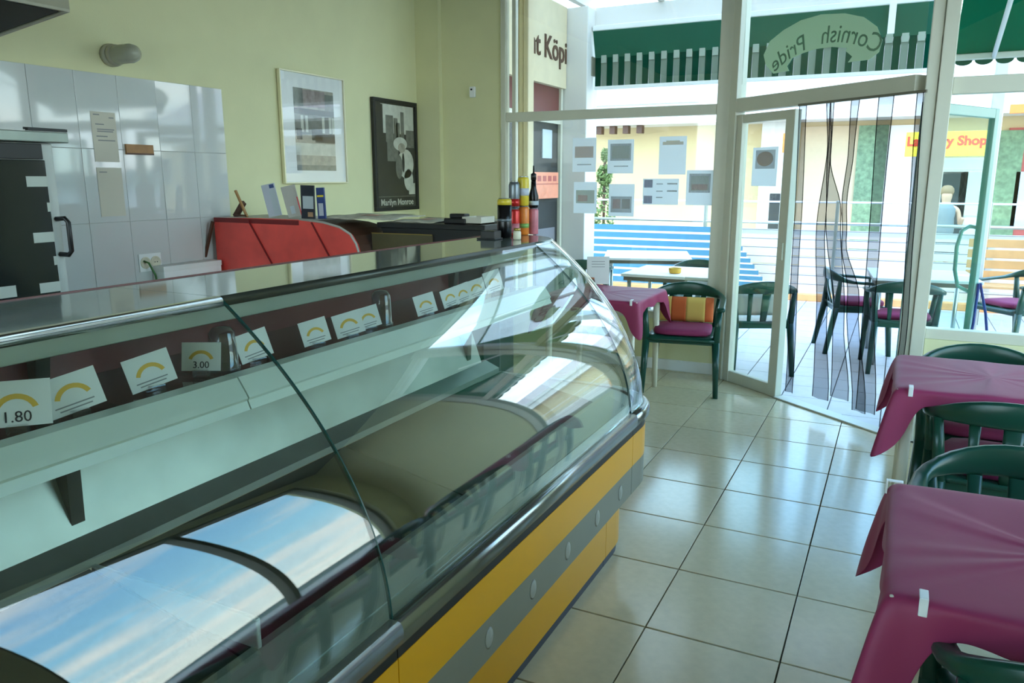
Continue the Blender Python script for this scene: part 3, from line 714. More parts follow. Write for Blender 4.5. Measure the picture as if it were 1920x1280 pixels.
# hood
p = atX(131, 20, -2.05)
t = thing('extractor_hood', 'grey metal extractor hood with dark underside in the top corner', 'hood', (0, 0, p.z))
hw = MB(); x1, y1 = -2.05, p.y
hb = atY(0, 66, y1); sl = (hb.z-p.z)/(hb.x-x1); zb_ = sl*(XL+0.002-x1)
hw.prism([(XL+0.002, zb_+0.004), (x1, 0.004), (x1, 0.16), (XL+0.002, 0.16)], 1, y1-1.6, y1).build('canopy', 'hoodmetal', t)
MB().prism([(XL+0.01, zb_*0.99-0.003), (x1-0.03, sl*-0.03-0.003), (x1-0.03, sl*-0.03+0.003), (XL+0.01, zb_*0.99+0.003)], 1, y1-1.57, y1-0.03).build('filter', 'hoodunder', t)
MB().box(XL+0.002, -2.5, y1-1.1, y1-0.5, 0.16, ZC-p.z).build('flue', 'hoodmetal', t)
MB().bar((x1-0.008, y1-1.6, 0.0), (x1-0.008, y1, 0.0), 0.016, 0.012).build('rim', 'lampbase', t); MB().bar((XL+0.01, y1-0.008, zb_), (x1, y1-0.008, 0.0), 0.016, 0.012).build('rim', 'lampbase', t)
# wall lamp
p = atX(207, 104, XL)
t = thing('wall_lamp', 'grey bulkhead wall lamp with glass dome above the white tiles', 'lamp', (XL+0.002, p.y, p.z))
def lx(prof, sy=1.0): # lathe about X
    b = MB(); n = 20; v = []
    for r, x in prof:
        for k in range(n): a = 2*math.pi*k/n; v.append((x, r*math.cos(a)*sy, r*math.sin(a)))
    f = [(i*n+k, i*n+(k+1) % n, (i+1)*n+(k+1) % n, (i+1)*n+k) for i in range(len(prof)-1) for k in range(n)]+[tuple(range(n-1, -1, -1)), tuple(range((len(prof)-1)*n, len(prof)*n))]
    return b.add(v, f, True)
lx([(0.060, 0), (0.060, 0.02), (0.054, 0.03)], 1.15).build('base', 'lampbase', t)
lx([(0.046, 0.03), (0.050, 0.045), (0.050, 0.16), (0.042, 0.19), (0.02, 0.207), (0.002, 0.21)], 1.05).build('glass_dome', 'wlampglass', t)
lx([(0.052, 0.03), (0.056, 0.035), (0.054, 0.055), (0.050, 0.058)], 1.08).build('collar', 'lampbase', t)
# papers and plaque on the tiles, sockets
def onwall(name, lab, cat, px0, py0, px1, py1, m, d=0.0075, t_=0.0012, group=None):
    a = atX(px0, py0, XL); b = atX(px1, py1, XL)
    w, h = abs(b.y-a.y), abs(a.z-b.z)
    t = thing(name, lab, cat, (XL+d, min(a.y, b.y), min(a.z, b.z)), math.pi/2, group)
    MB().box(0, w, -t_, 0, 0, h).build('sheet', m, t); return t, w, h
t, w, h = onwall('notice_sheet', 'faded typed sheet taped on the tiles, upper of two', 'paper', 166, 208, 222, 304, 'papercream', 0.0105)
for k, (a, b, z) in enumerate(((.1, .35, .93), (.72, .92, .88), (.15, .5, .74), (.2, .9, .64), (.2, .85, .6), (.15, .6, .5), (.2, .9, .42))): panel(t, 'text_line', 'inkgrey', w*a, w*b, h*z, h*z+0.006, 0.0012, 0.0004)
t, w, h = onwall('notice_sheet', 'blank faded sheet taped on the tiles, lower of two', 'paper', 178, 314, 234, 404, 'papercream', 0.0105)
panel(t, 'text_line', 'inkgrey', w*.1, w*.4, h*.9, h*.92, 0.0012, 0.0004)
t, w, h = onwall('wood_plaque', 'small brown wooden plaque fixed among the tile reflections', 'plaque', 231, 270, 284, 291, 'plaque', 0.0105, 0.012)
panel(t, 'edge_strip', 'wooddark', 0, w, 0, h*0.15, 0.012, 0.001)
t, w, h = onwall('power_socket', 'white double power socket low on the tiled wall', 'socket', 256, 477, 300, 505, 'white', 0.0105, 0.008)
for u in (0.27, 0.73):
    o = MB().lathe([(h*0.34, 0), (h*0.34, 0.004), (h*0.28, 0.004), (h*0.26, 0.001)], 16).build('socket_ring', 'cream', t); o.rotation_euler = (math.pi/2, 0, 0); o.location = (w*u, -0.008, h*0.5)
    for s in (-1, 1):
        o = MB().lathe([(0.003, 0), (0.003, 0.002)], 8).build('pin_hole', 'black', t); o.rotation_euler = (math.pi/2, 0, 0); o.location = (w*u+s*0.008, -0.0125, h*0.5)
pa = atX(276, 490, XL+0.05)
tag(MB().tube([(XL+0.022, pa.y, pa.z), (XL+0.05, pa.y+0.01, pa.z-0.01), (XL+0.07, pa.y+0.03, pa.z-0.08), (XL+0.07, pa.y+0.045, 0.907)], 0.006, 8).build('green_cable', 'greencord'), 'green cord plugged into the double socket', 'cord')
t = thing('carton', 'low white cardboard carton on the work counter beside the red cabinet', 'box', (-2.755, 0.945, 0.9005))
MB().cbox(-0.05, 0.05, -0.215, 0.215, 0.0, 0.125, 0.003).build('box', 'white', t); MB().cbox(-0.053, 0.053, -0.218, 0.218, 0.10, 0.132, 0.002).build('lid', 'paper', t)
# framed pictures
def picture(name, lab, y0, y1, z0, z1, fm, fw, mm, d=0.028, gl='pictureglass'):
    t = thing(name, lab, 'picture', (XL+0.006, y0, z0), math.pi/2); w, h = y1-y0, z1-z0
    for a in ((0, w, 0, fw), (0, w, h-fw, h), (0, fw, fw, h-fw), (w-fw, w, fw, h-fw)): MB().cbox(a[0], a[1], -d, 0.0, a[2], a[3], 0.002).build('frame_bar', fm, t)
    MB().box(fw, w-fw, -d*0.5, -0.002, fw, h-fw).build('mat_board', mm, t)
    MB().box(fw, w-fw, -d*0.88, -d*0.80, fw, h-fw).build('glazing', gl, t)
    return t, w, h, d*0.5
t, w, h, d = picture('framed_picture', 'street photograph with wide white mat in thin gold frame', 1.875, 2.575, 1.50, 2.277, 'champagne', 0.010, 'white')
def pr(m, a, b, c, e, k=0, nm='print'): return panel(t, nm, m, w*a, w*b, h*c, h*e, d+0.0004*k, 0.0006)
pr('bwwarm', .20, .82, .12, .86, 1)
pr('mauve', .34, .68, .70, .85, 2); pr('bwmid', .20, .34, .70, .86, 2); pr('bwmid', .68, .82, .66, .83, 2); pr('bwdark', .20, .82, .63, .68, 3)
pr('bwmid', .20, .82, .45, .63, 2)
for u in (.29, .36, .62, .73, .78): pr('bwlight', u, u+.04, .47, .62, 3)
for u in (.22, .45, .53): pr('bwdark', u, u+.08, .40, .50, 4)
pr('bwdark', .5, .82, .38, .46, 4); pr('bwlight', .20, .82, .26, .37, 2); pr('bwmid', .20, .82, .12, .17, 3)
t, w, h, d = picture('framed_poster', 'black framed black and white city poster with a pale haired figure', 2.936, 3.575, 1.266, 2.184, 'black', 0.030, 'bwdark', gl='matteglass')
pr('bwlight', .18, .93, .70, .955, 1); pr('bwdark', .06, .22, .12, .95, 2)
for a, b, z0, z1 in ((.28, .45, .62, .86), (.52, .60, .62, .80), (.62, .70, .60, .90), (.74, .93, .58, .74), (.46, .55, .60, .84)): pr('bwmid', a, b, z0, z1, 2)
pr('bwmid', .30, .55, .45, .62, 1)
def blob(cx, cz, rx, rz, m, k):
    pts = [(w*cx+w*rx*math.cos(a), h*cz+h*rz*math.sin(a)) for a in [2*math.pi*i/20 for i in range(20)]]
    MB().prism(pts, 1, -d-0.0004*k-0.0006, -d-0.0004*k).build('print', m, t)
blob(.60, .61, .16, .062, 'bwlight', 3); blob(.63, .575, .085, .045, 'bwwarm', 4); blob(.72, .43, .19, .135, 'bwlight', 3); blob(.56, .40, .08, .11, 'bwmid', 4); blob(.66, .44, .03, .09, 'bwdark', 4); blob(.78, .28, .11, .10, 'bwlight', 3); blob(.46, .60, .06, .03, 'bwmid', 2)
pr('bwlight', .78, .93, .145, .25, 4); pr('bwmid', .05, .93, .125, .132, 4)
flattext(t, 'Marilyn Monroe', 0.075, 'bwlight', w*.50, h*.075, d+0.0022, bold=0.001)
# motion sensor
p = atY(888, 173, YW)
t = thing('motion_sensor', 'small white motion sensor on the wall beside the window', 'sensor', (p.x, YW-0.001, p.z-0.045))
MB().cbox(-0.026, 0.026, -0.034, 0, 0, 0.09, 0.008).build('housing', 'white', t); MB().cbox(-0.010, 0.006, -0.038, -0.033, 0.058, 0.072, 0.001).build('lens', 'ink', t)

# red end cabinet with curved profile and the dark bar beside it
YF = 1.19
def fp(px, py, Y=YF): p = atY(px, py, Y); return (p.x, p.z)
prof = [fp(*q) for q in ((401, 408), (480, 409), (560, 412), (605, 418), (635, 427), (655, 440), (666, 458), (673, 482))]
ztop = prof[0][1]
poly = prof+[(prof[-1][0]+0.03, 0.9), (prof[-1][0]+0.03, 0.06), (prof[0][0], 0.06)]
t = thing('red_cabinet', 'glossy red end panelled cabinet with curved shoulder behind the counter', 'cabinet', (0, 0, 0))
MB().prism(poly, 1, YF, YF+0.03).build('end_panel', 'redpanel', t)
edge = [(x, YF+0.004, z) for x, z in prof]+[(prof[-1][0]+0.03, YF+0.004, 0.9)]
MB().tube([(x+0.004, y, z+0.003) for x, y, z in edge[2:]], 0.007, 8).build('edge_trim', 'bookletgrey', t)
MB().bar((prof[0][0], YF+0.002, ztop-0.012), (prof[2][0], YF+0.002, ztop-0.016), 0.008, 0.028).build('top_edge', 'rededgereflect', t)
for a, b in (((466, 412), (517, 505)), ((585, 417), (622, 487))):  # slanted reflections on the red panel, laid on as dark red bars
    A, B = fp(*a), fp(*b); MB().bar((A[0], YF-0.002, A[1]), (B[0], YF-0.002, B[1]), 0.006, 0.016, (0, 1, 0)).build('reflection_bar', 'rededgereflect', t)
MB().prism([(x-0.02 if i > 4 else x, z-0.012) for i, (x, z) in enumerate(poly)], 1, YF+0.031, YF+0.44).build('body', 'wooddark', t)
MB().box(prof[0][0], prof[2][0], YF+0.03, YF+0.46, ztop-0.012, ztop+0.002).build('top_board', 'bookletgrey', t)
MB().box(prof[0][0]+0.02, prof[-1][0], YF+0.02, YF+0.42, 0.0, 0.06).build('plinth', 'black', t)
t = thing('dark_bar', 'bar coloured black for a shaded cavity, with recessed olive panel beside the red cabinet', 'bar', (0, 0, 0))
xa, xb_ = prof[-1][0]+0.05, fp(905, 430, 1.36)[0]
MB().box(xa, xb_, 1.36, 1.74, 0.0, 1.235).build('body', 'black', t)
MB().cbox(xa-0.02, xb_+0.03, 1.33, 1.78, 1.255, 1.285, 0.004).build('top_board', 'black', t)  # black colour stands for the shaded cavity below the newspapers
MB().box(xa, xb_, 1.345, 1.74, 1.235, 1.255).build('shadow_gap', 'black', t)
A, B = fp(697, 437, 1.35), fp(812, 520, 1.35)
MB().box(A[0], B[0], 1.350, 1.358, B[1], A[1]).build('recess_panel', 'olive', t)
MB().box(A[0], B[0], 1.346, 1.351, A[1], A[1]+0.004).build('panel_edge', 'gold', t)
# small things in front of the bar and beside
p = atY(842, 455, 1.31); t = thing('card_terminal', 'black payment terminal between the bar and the drinks cans', 'terminal', (p.x, 1.28, 1.2855))
MB().cbox(-0.07, 0.07, -0.05, 0.05, 0.0, 0.03, 0.006).build('base', 'black', t); MB().cbox(-0.05, 0.05, -0.02, 0.04, 0.03, 0.055, 0.006).build('screen_block', 'black', t)
t.location = (p.x, 1.42, 1.2855)
p = atY(885, 425, 1.42); t = thing('cardboard_tray', 'tan shallow cardboard tray at the right end of the bar', 'tray', (p.x+0.02, 1.46, 1.2855))
for a in ((-0.06, 0.06, -0.08, 0.08, 0, 0.006), (-0.06, 0.06, -0.08, -0.074, 0, 0.04), (-0.06, 0.06, 0.074, 0.08, 0, 0.04), (-0.06, -0.054, -0.074, 0.074, 0, 0.04), (0.054, 0.06, -0.074, 0.074, 0, 0.04)): MB().box(*a).build('wall' if a[5] > 0.01 else 'base', 'papercream', t)
p = atZ(917, 449, 1.2925); t = thing('black_box', 'small black box on the counter top left of the tall can', 'box', (p.x, p.y+0.02, 1.2925))
MB().cbox(-0.035, 0.03, -0.03, 0.03, 0, 0.035, 0.003).build('box', 'black', t); MB().cbox(-0.05, 0.035, -0.035, 0.035, 0.0, 0.006, 0.002).build('flange', 'black', t)
# newspapers on the bar and cabinet
def sheet(name, lab, cx, cy, w, dpt, z, rz, m, droop=0.0, grp='newspapers on the bar'):
    b = MB(); nx, ny = 14, 6; v = []
    for th in (0.004, 0.0):
        for j in range(ny+1):
            for i in range(nx+1):
                x = (i/nx-0.5)*w; y = (j/ny-0.5)*dpt
                zz = 0.003*math.sin(i*0.9+j)+0.004+th - droop*max(0, 0.35-j/ny)**1.5
                v.append((x, y, zz))
    n = (nx+1)*(ny+1); f = []
    for j in range(ny):
        for i in range(nx):
            a = j*(nx+1)+i; f.append((a, a+1, a+nx+2, a+nx+1)); f.append((n+a, n+a+nx+1, n+a+nx+2, n+a+1))
    for i in range(nx):
        f.append((i, n+i, n+i+1, i+1)); a = ny*(nx+1)+i; f.append((a, a+1, n+a+1, n+a))
    for j in range(ny):
        a = j*(nx+1); f.append((a, a+nx+1, n+a+nx+1, n+a)); a += nx; f.append((a, n+a, n+a+nx+1, a+nx+1))
    t = thing(name, lab, 'newspaper', (cx, cy, z), rz, grp)
    b.add(v, f, True).build('pages', m, t)
    MB().box(-w*0.1, w*0.12, -dpt*0.2, dpt*0.1, 0.0128, 0.0136).build('front_photo', 'photopink', t)
    MB().box(-w*0.4, w*0.4, dpt*0.3, dpt*0.4, 0.0128, 0.0136).build('masthead', 'ink', t)
    return t
sheet('newspaper', 'open newspaper drooping over the shoulder of the red cabinet', -1.78, 1.53, 0.52, 0.36, 1.304, 0.05, 'newsprint', 0.05)
sheet('newspaper', 'newspaper spread in the middle of the dark bar', -1.40, 1.565, 0.30, 0.34, 1.2862, -0.08, 'newsprint', 0.03)
sheet('newspaper', 'folded newspaper near the right end of the dark bar', -1.10, 1.69, 0.22, 0.12, 1.2862, 0.12, 'newsprint', 0.0)
# booklets standing on the red cabinet
def booklet(px, py, w, h, tilt, lab, m, extra, rz=0.35):
    x, z = fp(px, py, YF+0.10); t = thing('booklet', lab, 'booklet', (x, YF+0.12, ztop+0.003), rz, 'booklets on the red cabinet')
    b = MB().cbox(0, w, 0.0, 0.012, 0, h, 0.001).build('cover', m, t); b.rotation_euler = (0, tilt, 0)
    for em, a in extra: MB().box(a[0]*w, a[1]*w, -0.0008, 0.0, a[2]*h, a[3]*h).build('cover_print', em, b)
booklet(500, 408, 0.085, 0.200, -0.20, 'pale blue booklet leaning left, first on the red cabinet', 'booklet', (('blueprint', (.6, .95, .86, .97)), ('papergrey', (.5, .95, .05, .8))))
booklet(537, 408, 0.090, 0.190, -0.22, 'grey booklet with red edge leaning, second on the red cabinet', 'bookletgrey', (('canred', (.93, 1.0, 0, .6)), ('papergrey', (.3, .6, .1, .35))))
booklet(561, 408, 0.095, 0.200, 0.02, 'dark brochure with grey label standing upright on the red cabinet', 'navy', (('papergrey', (.15, .95, .3, .68)), ('photobrown', (.5, .9, .06, .2))), 0.1)
booklet(592, 408, 0.055, 0.185, -0.03, 'narrow blue brochure beside the dark brochure', 'blueprint', (('signyellow', (.1, .9, .7, .76)), ('booklet', (.2, .8, .1, .5))), 0.1)
x, z = fp(447, 406, YF+0.1); t = thing('wooden_easel', 'small wooden easel stand at the left end of the red cabinet', 'easel', (x, YF+0.12, ztop+0.003))
MB().bar((-0.03, 0, 0.165), (0.055, 0, 0.0), 0.012, 0.014, (0, 1, 0)).build('stick', 'wood', t)
MB().bar((0.012, 0.02, 0.09), (-0.065, 0.02, 0.0), 0.03, 0.026, (0, 1, 0)).build('prop', 'wooddark', t)
MB().bar((-0.05, 0.0, 0.008), (0.055, 0.0, 0.008), 0.012, 0.014, (0, 1, 0)).build('foot_bar', 'wooddark', t)
a, b = atY(381, 500, YF-0.06), atY(399, 415, YF-0.02)
d = (a-b); k = (b.z-0.9)/(b.z-a.z); foot = b+d*k
tag(MB().bar(foot+Vector((0, 0, 0.01)), b, 0.016, 0.016, (0, 1, 0)).build('wooden_pole', 'wooddark'), 'thin brown pole leaning at the left edge of the red cabinet', 'pole')

# ================================================================== TABLES AND CHAIRS
def make_chair():
    r = thing('garden_chair', 'x', 'chair'); G_ = 'greenplastic'
    # seat slab with rounded front, dished
    b = MB(); nx, ny = 10, 10; v = []
    def sz(i, j): x = (i/nx-0.5)*2; y = j/ny; return 0.435-0.018*(1-x*x)*(1-(2*y-1)**2)-(0.02*(1-y*8)**2 if y < 0.125 else 0)
    for off in (0, -0.022):
        for j in range(ny+1):
            for i in range(nx+1):
                w = 0.235-0.02*(j/ny); v.append(((i/nx-0.5)*2*w, -0.24+0.46*j/ny, sz(i, j)+off))
    n = (nx+1)*(ny+1); f = []
    for j in range(ny):
        for i in range(nx): a = j*(nx+1)+i; f += [(a, a+1, a+nx+2, a+nx+1), (n+a, n+a+nx+1, n+a+nx+2, n+a+1)]
    for i in range(nx): f.append((i, n+i, n+i+1, i+1)); a = ny*(nx+1)+i; f.append((a, a+1, n+a+1, n+a))
    for j in range(ny): a = j*(nx+1); f.append((a, a+nx+1, n+a+nx+1, n+a)); a += nx; f.append((a, n+a, n+a+nx+1, a+nx+1))
    b.add(v, f, True).build('seat', G_, r)
    MB().wallpath([(0.228, -0.225), (0.215, 0.21), (-0.215, 0.21), (-0.228, -0.225), (0.228, -0.225)], 0.375, 0.415, 0.012).build('apron', G_, r)
    for s in (-1, 1):
        lg = MB().taper((s*0.262, -0.245, 0.0), (s*0.245, -0.215, 0.40), 0.036, 0.040, 0.052, 0.052); lg.taper((s*0.245, -0.215, 0.40), (s*0.262, -0.195, 0.622), 0.052, 0.052, 0.036, 0.05); lg.build('leg', G_, r)
        lg = MB().taper((s*0.235, 0.285, 0.0), (s*0.215, 0.215, 0.42), 0.036, 0.040, 0.05, 0.055); lg.taper((s*0.215, 0.215, 0.42), (s*0.238, 0.205, 0.66), 0.05, 0.055, 0.036, 0.03); lg.build('leg', G_, r)
    # wrap-around arm and back rail
    path = []
    for k in range(7): path.append((0.268, -0.235+0.055*k, 0.630+0.004*k, 0.056-0.001*k, 0.024+0.0005*k))
    for k in range(1, 16):
        a = math.pi*k/16; path.append((0.268*math.cos(a)**1 if True else 0, 0.095+0.180*math.sin(a)**0.8, 0.655+0.095*math.sin(a)**1.3, 0.050-0.026*math.sin(a), 0.027+0.075*math.sin(a)**1.5))
    for k in range(6, -1, -1): path.append((-0.268, -0.235+0.055*k, 0.630+0.004*k, 0.056-0.001*k, 0.024+0.0005*k))
    rings = []
    for i, (x, y, z, w, h) in enumerate(path):
        a_ = path[max(i-1, 0)]; c_ = path[min(i+1, len(path)-1)]; d = Vector((c_[0]-a_[0], c_[1]-a_[1], 0)).normalized(); nn = Vector((d.y, -d.x, 0))
        ring = []
        for q in range(10):
            t_ = 2*math.pi*q/10; cx = math.copysign(abs(math.cos(t_))**0.6, math.cos(t_))*w/2; cz = math.copysign(abs(math.sin(t_))**0.6, math.sin(t_))*h/2
            ring.append(Vector((x, y, z-h/2+0.012))+nn*cx+Vector((0, 0, cz)))
        rings.append(ring)
    MB().sweep(None, rings, smooth=True).build('back_rail', G_, r)
    for x, w in ((-0.12, 0.035), (0.0, 0.06), (0.12, 0.035)):
        yb = 0.095+0.18*math.sqrt(max(0, 1-(x/0.268)**2))-0.004
        MB().taper((x*0.92, 0.205, 0.415), (x, yb, 0.66), w*0.8, 0.016, w*1.15, 0.016).build('splat', G_, r)
    return r
def make_cushion():
    b = MB(); n = 24; prof = [(0.985, 0.0), (1.0, 0.012), (1.0, 0.024), (0.97, 0.036), (0.7, 0.042), (0.02, 0.043)]
    v = []
    for s_, z in prof:
        for k in range(n):
            a = 2*math.pi*k/n; c, s = math.cos(a), math.sin(a); q = (abs(c)**5+abs(s)**5)**(-1/5)
            v.append((0.205*c*q*s_, 0.195*s*q*s_-0.02, z))
    f = [(i*n+k, i*n+(k+1) % n, (i+1)*n+(k+1) % n, (i+1)*n+k) for i in range(len(prof)-1) for k in range(n)]+[tuple(range(n-1, -1, -1)), tuple(range((len(prof)-1)*n, len(prof)*n))]
    return b.add(v, f, True).mesh('seat_cushion', 'cushion')
chair0 = make_chair(); cush = make_cushion(); used = [False]
def place_chair(x, y, rz, lab, cl=None, z=0.0, grp='green plastic garden chairs'):
    o = chair0 if not used[0] else copy_tree(chair0); used[0] = True
    o.location = (x, y, z); o.rotation_euler = (0, 0, rz); o['label'] = lab; o['group'] = grp
    if cl:
        c = link('seat_cushion', cush); c.location = (x, y, z+0.4345); c.rotation_euler = (0, 0, rz); tag(c, cl, 'cushion', 'maroon seat cushions')
    return o
PI = math.pi
place_chair(1.53, -0.72, PI+0.05, 'green plastic chair nearest the camera, tucked under the near table', 'maroon cushion on the chair nearest the camera')
place_chair(1.50, -0.06, -0.04, 'green plastic chair on the far side of the near table', 'maroon cushion on the chair at the far side of the near table')
place_chair(1.56, 1.00, PI-0.04, 'green plastic chair on the near side of the second table, back to camera', 'maroon cushion seen through the chair back under the second table')
place_chair(1.53, 1.56, 0.02, 'green plastic chair behind the second table, only its top rail showing', 'maroon cushion on the chair behind the second table')
place_chair(-0.245, 3.20, 0.16, 'green plastic chair with patterned pillow beside the table by the window', 'maroon cushion on the chair with the patterned pillow')
def pillow(name, x, y, z, w, h, th, rz, tilt, parts, lab):
    t = thing(name, lab, 'pillow', (x, y, z), rz)
    n = 12
    def grid(u0, u1):
        v = []; f = []; nu, nv = 8, 8
        for sgn in (-1, 1):
            for j in range(nv+1):
                for i in range(nu+1):
                    u = u0+(u1-u0)*i/nu; q = j/nv*2-1; k = max(0.0, (1-u**4))*max(0.0, (1-q**4))
                    v.append((u*w/2, sgn*(0.006+th/2*k**0.5), h/2+q*h/2))
        m_ = (nu+1)*(nv+1)
        for j in range(nv):
            for i in range(nu): a = j*(nu+1)+i; f += [(a, a+1, a+nu+2, a+nu+1), (m_+a, m_+a+nu+1, m_+a+nu+2, m_+a+1)]
        for i in range(nu): f.append((i, m_+i, m_+i+1, i+1)); a = nv*(nu+1)+i; f.append((a, a+1, m_+a+1, m_+a))
        for j in range(nv): a = j*(nu+1); f.append((a, a+nu+1, m_+a+nu+1, m_+a)); a += nu; f.append((a, m_+a, m_+a+nu+1, a+nu+1))
        return MB().add(v, f, True)
    for u0, u1, m in parts:
        o = grid(u0, u1).build('cover_panel', m, t); o.rotation_euler = (tilt, 0, 0)
pillow('patterned_pillow', -0.270, 3.36, 0.474, 0.40, 0.185, 0.07, 0.16, -0.12, ((-1, -.55, 'yellowpill'), (-.55, 0.0, 'orangepill'), (0.0, .7, 'yellowpill'), (.7, 1, 'orangepill')), 'orange and yellow blocked pillow leaning in the window chair')

def make_table(name, x0, x1, y0, y1, lab, h=0.735, legm='cream', topm='cream', grp=None):
    cx, cy = (x0+x1)/2, (y0+y1)/2; a, b = (x1-x0)/2, (y1-y0)/2
    t = thing(name, lab, 'table', (cx, cy, 0), 0, grp)
    MB().cbox(-a, a, -b, b, h-0.03, h, 0.006).build('tabletop', topm, t)
    for sx in (-1, 1):
        for sy in (-1, 1): MB().taper((sx*(a-0.045), sy*(b-0.045), 0), (sx*(a-0.05), sy*(b-0.05), h-0.03), 0.034, 0.034, 0.046, 0.046).build('leg', legm, t)
    MB().wallpath([(a-0.06, -b+0.06), (a-0.06, b-0.06), (-a+0.06, b-0.06), (-a+0.06, -b+0.06), (a-0.06, -b+0.06)], h-0.08, h-0.03, 0.015).build('apron', legm, t)
    return t
def cloth(x0, x1, y0, y1, z, lab, side=0.075, corner=0.30, seed=0):
    rnd = random.Random(seed); cx, cy = (x0+x1)/2, (y0+y1)/2; a, b = (x1-x0)/2+0.004, (y1-y0)/2+0.004
    per = []; ns = 22
    cs = [(-a, -b), (a, -b), (a, b), (-a, b)]
    for e in range(4):
        p, q = cs[e], cs[(e+1) % 4]
        for k in range(ns):
            s_ = k/ns; s2 = s_
            per.append((p[0]+(q[0]-p[0])*s2, p[1]+(q[1]-p[1])*s2))
    NP = len(per)
    def topz(x, y): return 0.003*math.sin(7*x+3*y+seed)+0.0035*max(0, math.sin(17*y-9*x+seed*2))**3+0.003*max(0, math.sin(11*x+19*y+seed))**4+0.004
    v = []; f = []; rows = [0.0, 0.25, 0.5, 0.75, 0.92, 1.0]
    v.append((0, 0, topz(0, 0)))
    for r in rows[1:]:
        for (x, y) in per: v.append((x*r, y*r, topz(x, y)*(1 if r < 0.99 else 0.4)))
    for k in range(NP): f.append((0, 1+k, 1+(k+1) % NP))
    base = 1
    for ri in range(len(rows)-2):
        for k in range(NP): f.append((base+k, base+NP+k, base+NP+(k+1) % NP, base+(k+1) % NP))
        base += NP
    # skirt rows
    for ri, r in enumerate((0.15, 0.4, 0.7, 1.0)):
        for k, (x, y) in enumerate(per):
            e = k//ns; s_ = (k % ns)/ns; dc = min(s_, 1-s_)*(2*a if e % 2 == 0 else 2*b)
            g = math.exp(-(dc/0.052)**2); wv = math.sin(s_*19+e*2+seed)
            drop = (side+0.008*wv)*(1-g)+(corner*(0.85+0.3*rnd.random() if dc < 1e-6 else 1))*g
            nx, ny = ((0, -1), (1, 0), (0, 1), (-1, 0))[e]
            if dc < 1e-6:
                dgn = Vector((math.copysign(1, x), math.copysign(1, y), 0)).normalized(); nx, ny = dgn.x, dgn.y
                off = (0.13 if x < 0 else 0.07)*r**0.7
            elif g > 0.02: off = 0.006+0.055*g*math.sin(min(1.0, dc/0.05)*0.6)*r + 0.02*g*r; 
            else: off = 0.006+0.004*wv*r
            v.append((x+nx*off, y+ny*off, -drop*r))
        for k in range(NP): f.append((base+k, base+NP+k, base+NP+(k+1) % NP, base+(k+1) % NP))
        base += NP
    o = MB().add(v, f, True).build('tablecloth', 'maroon'); o.location = (cx, cy, z+0.0015)
    so = o.modifiers.new('thick', 'SOLIDIFY'); so.thickness = 0.0015; so.offset = 1
    ss = o.modifiers.new('sub', 'SUBSURF'); ss.levels = 1; ss.render_levels = 2
    return tag(o, lab, 'tablecloth', 'maroon tablecloths')
def clipw(x, y, z, rz, lab):
    t = thing('tablecloth_clip', lab, 'clip', (x, y, z), rz, 'white tablecloth clips')
    MB().cbox(-0.008, 0.008, -0.006, 0.03, 0.012, 0.016, 0.0015).build('upper_jaw', 'white', t)
    MB().cbox(-0.008, 0.008, -0.011, -0.006, -0.022, 0.016, 0.0015).build('bridge', 'white', t)
TA = (1.165, 1.855, -0.83, -0.19); TB = (1.165, 1.855, 0.865, 1.515); TCC = (-1.08, -0.38, 2.47, 3.16)
make_table('cafe_table', *TA, 'cream legged table nearest the camera under a maroon cloth')
make_table('cafe_table', *TB, 'cream legged second table toward the door under a maroon cloth')
make_table('cafe_table', *TCC, 'cream legged table by the window behind the counter end')
cloth(*TA, 0.735, 'wrinkled maroon cloth on the table nearest the camera', 0.07, 0.34, 1)
cloth(*TB, 0.735, 'maroon cloth on the second table by the door', 0.06, 0.30, 2)
cloth(*TCC, 0.735, 'maroon cloth on the table behind the counter end', 0.07, 0.27, 3)
clipw(1.225, TA[2]-0.004, 0.735, 0, 'white clip on the near corner of the near tablecloth')
clipw(TA[0]-0.006, -0.215, 0.735, -PI/2, 'white clip on the far corner of the near tablecloth')
clipw(1.215, TB[2]-0.004, 0.735, 0, 'white clip on the corner of the second tablecloth')
clipw(-0.42, TCC[2]-0.004, 0.735, 0, 'white clip on the cloth of the table by the window')
p = atZ(1132, 530, 0.742); t = thing('menu_card', 'white folded menu card standing on the window table', 'menu', (p.x-0.02, p.y-0.08, 0.744), 0.45)
for s in (-1, 1):
    o = MB().box(-0.085, 0.085, -0.0008, 0.0008, 0, 0.21).build('leaf', 'paper', t); o.location = (0, s*0.03, 0); o.rotation_euler = (s*0.14, 0, 0)
for k in range(3): 
    o = MB().box(-0.05, 0.05, -0.0018, -0.0009, 0.13+0.02*k, 0.134+0.02*k).build('text_line', 'inkgrey', t); o.location = (0, -0.03, 0); o.rotation_euler = (-0.14, 0, 0)
t = thing('sauce_pot', 'small brown sauce pot beside the menu card', 'pot', (p.x-0.02, p.y-0.22, 0.742))
MB().lathe([(0.02, 0), (0.026, 0.005), (0.028, 0.04), (0.022, 0.055)], 16).build('body', 'wooddark', t); MB().lathe([(0.024, 0.055), (0.024, 0.064)], 16).build('lid', 'terracotta', t)
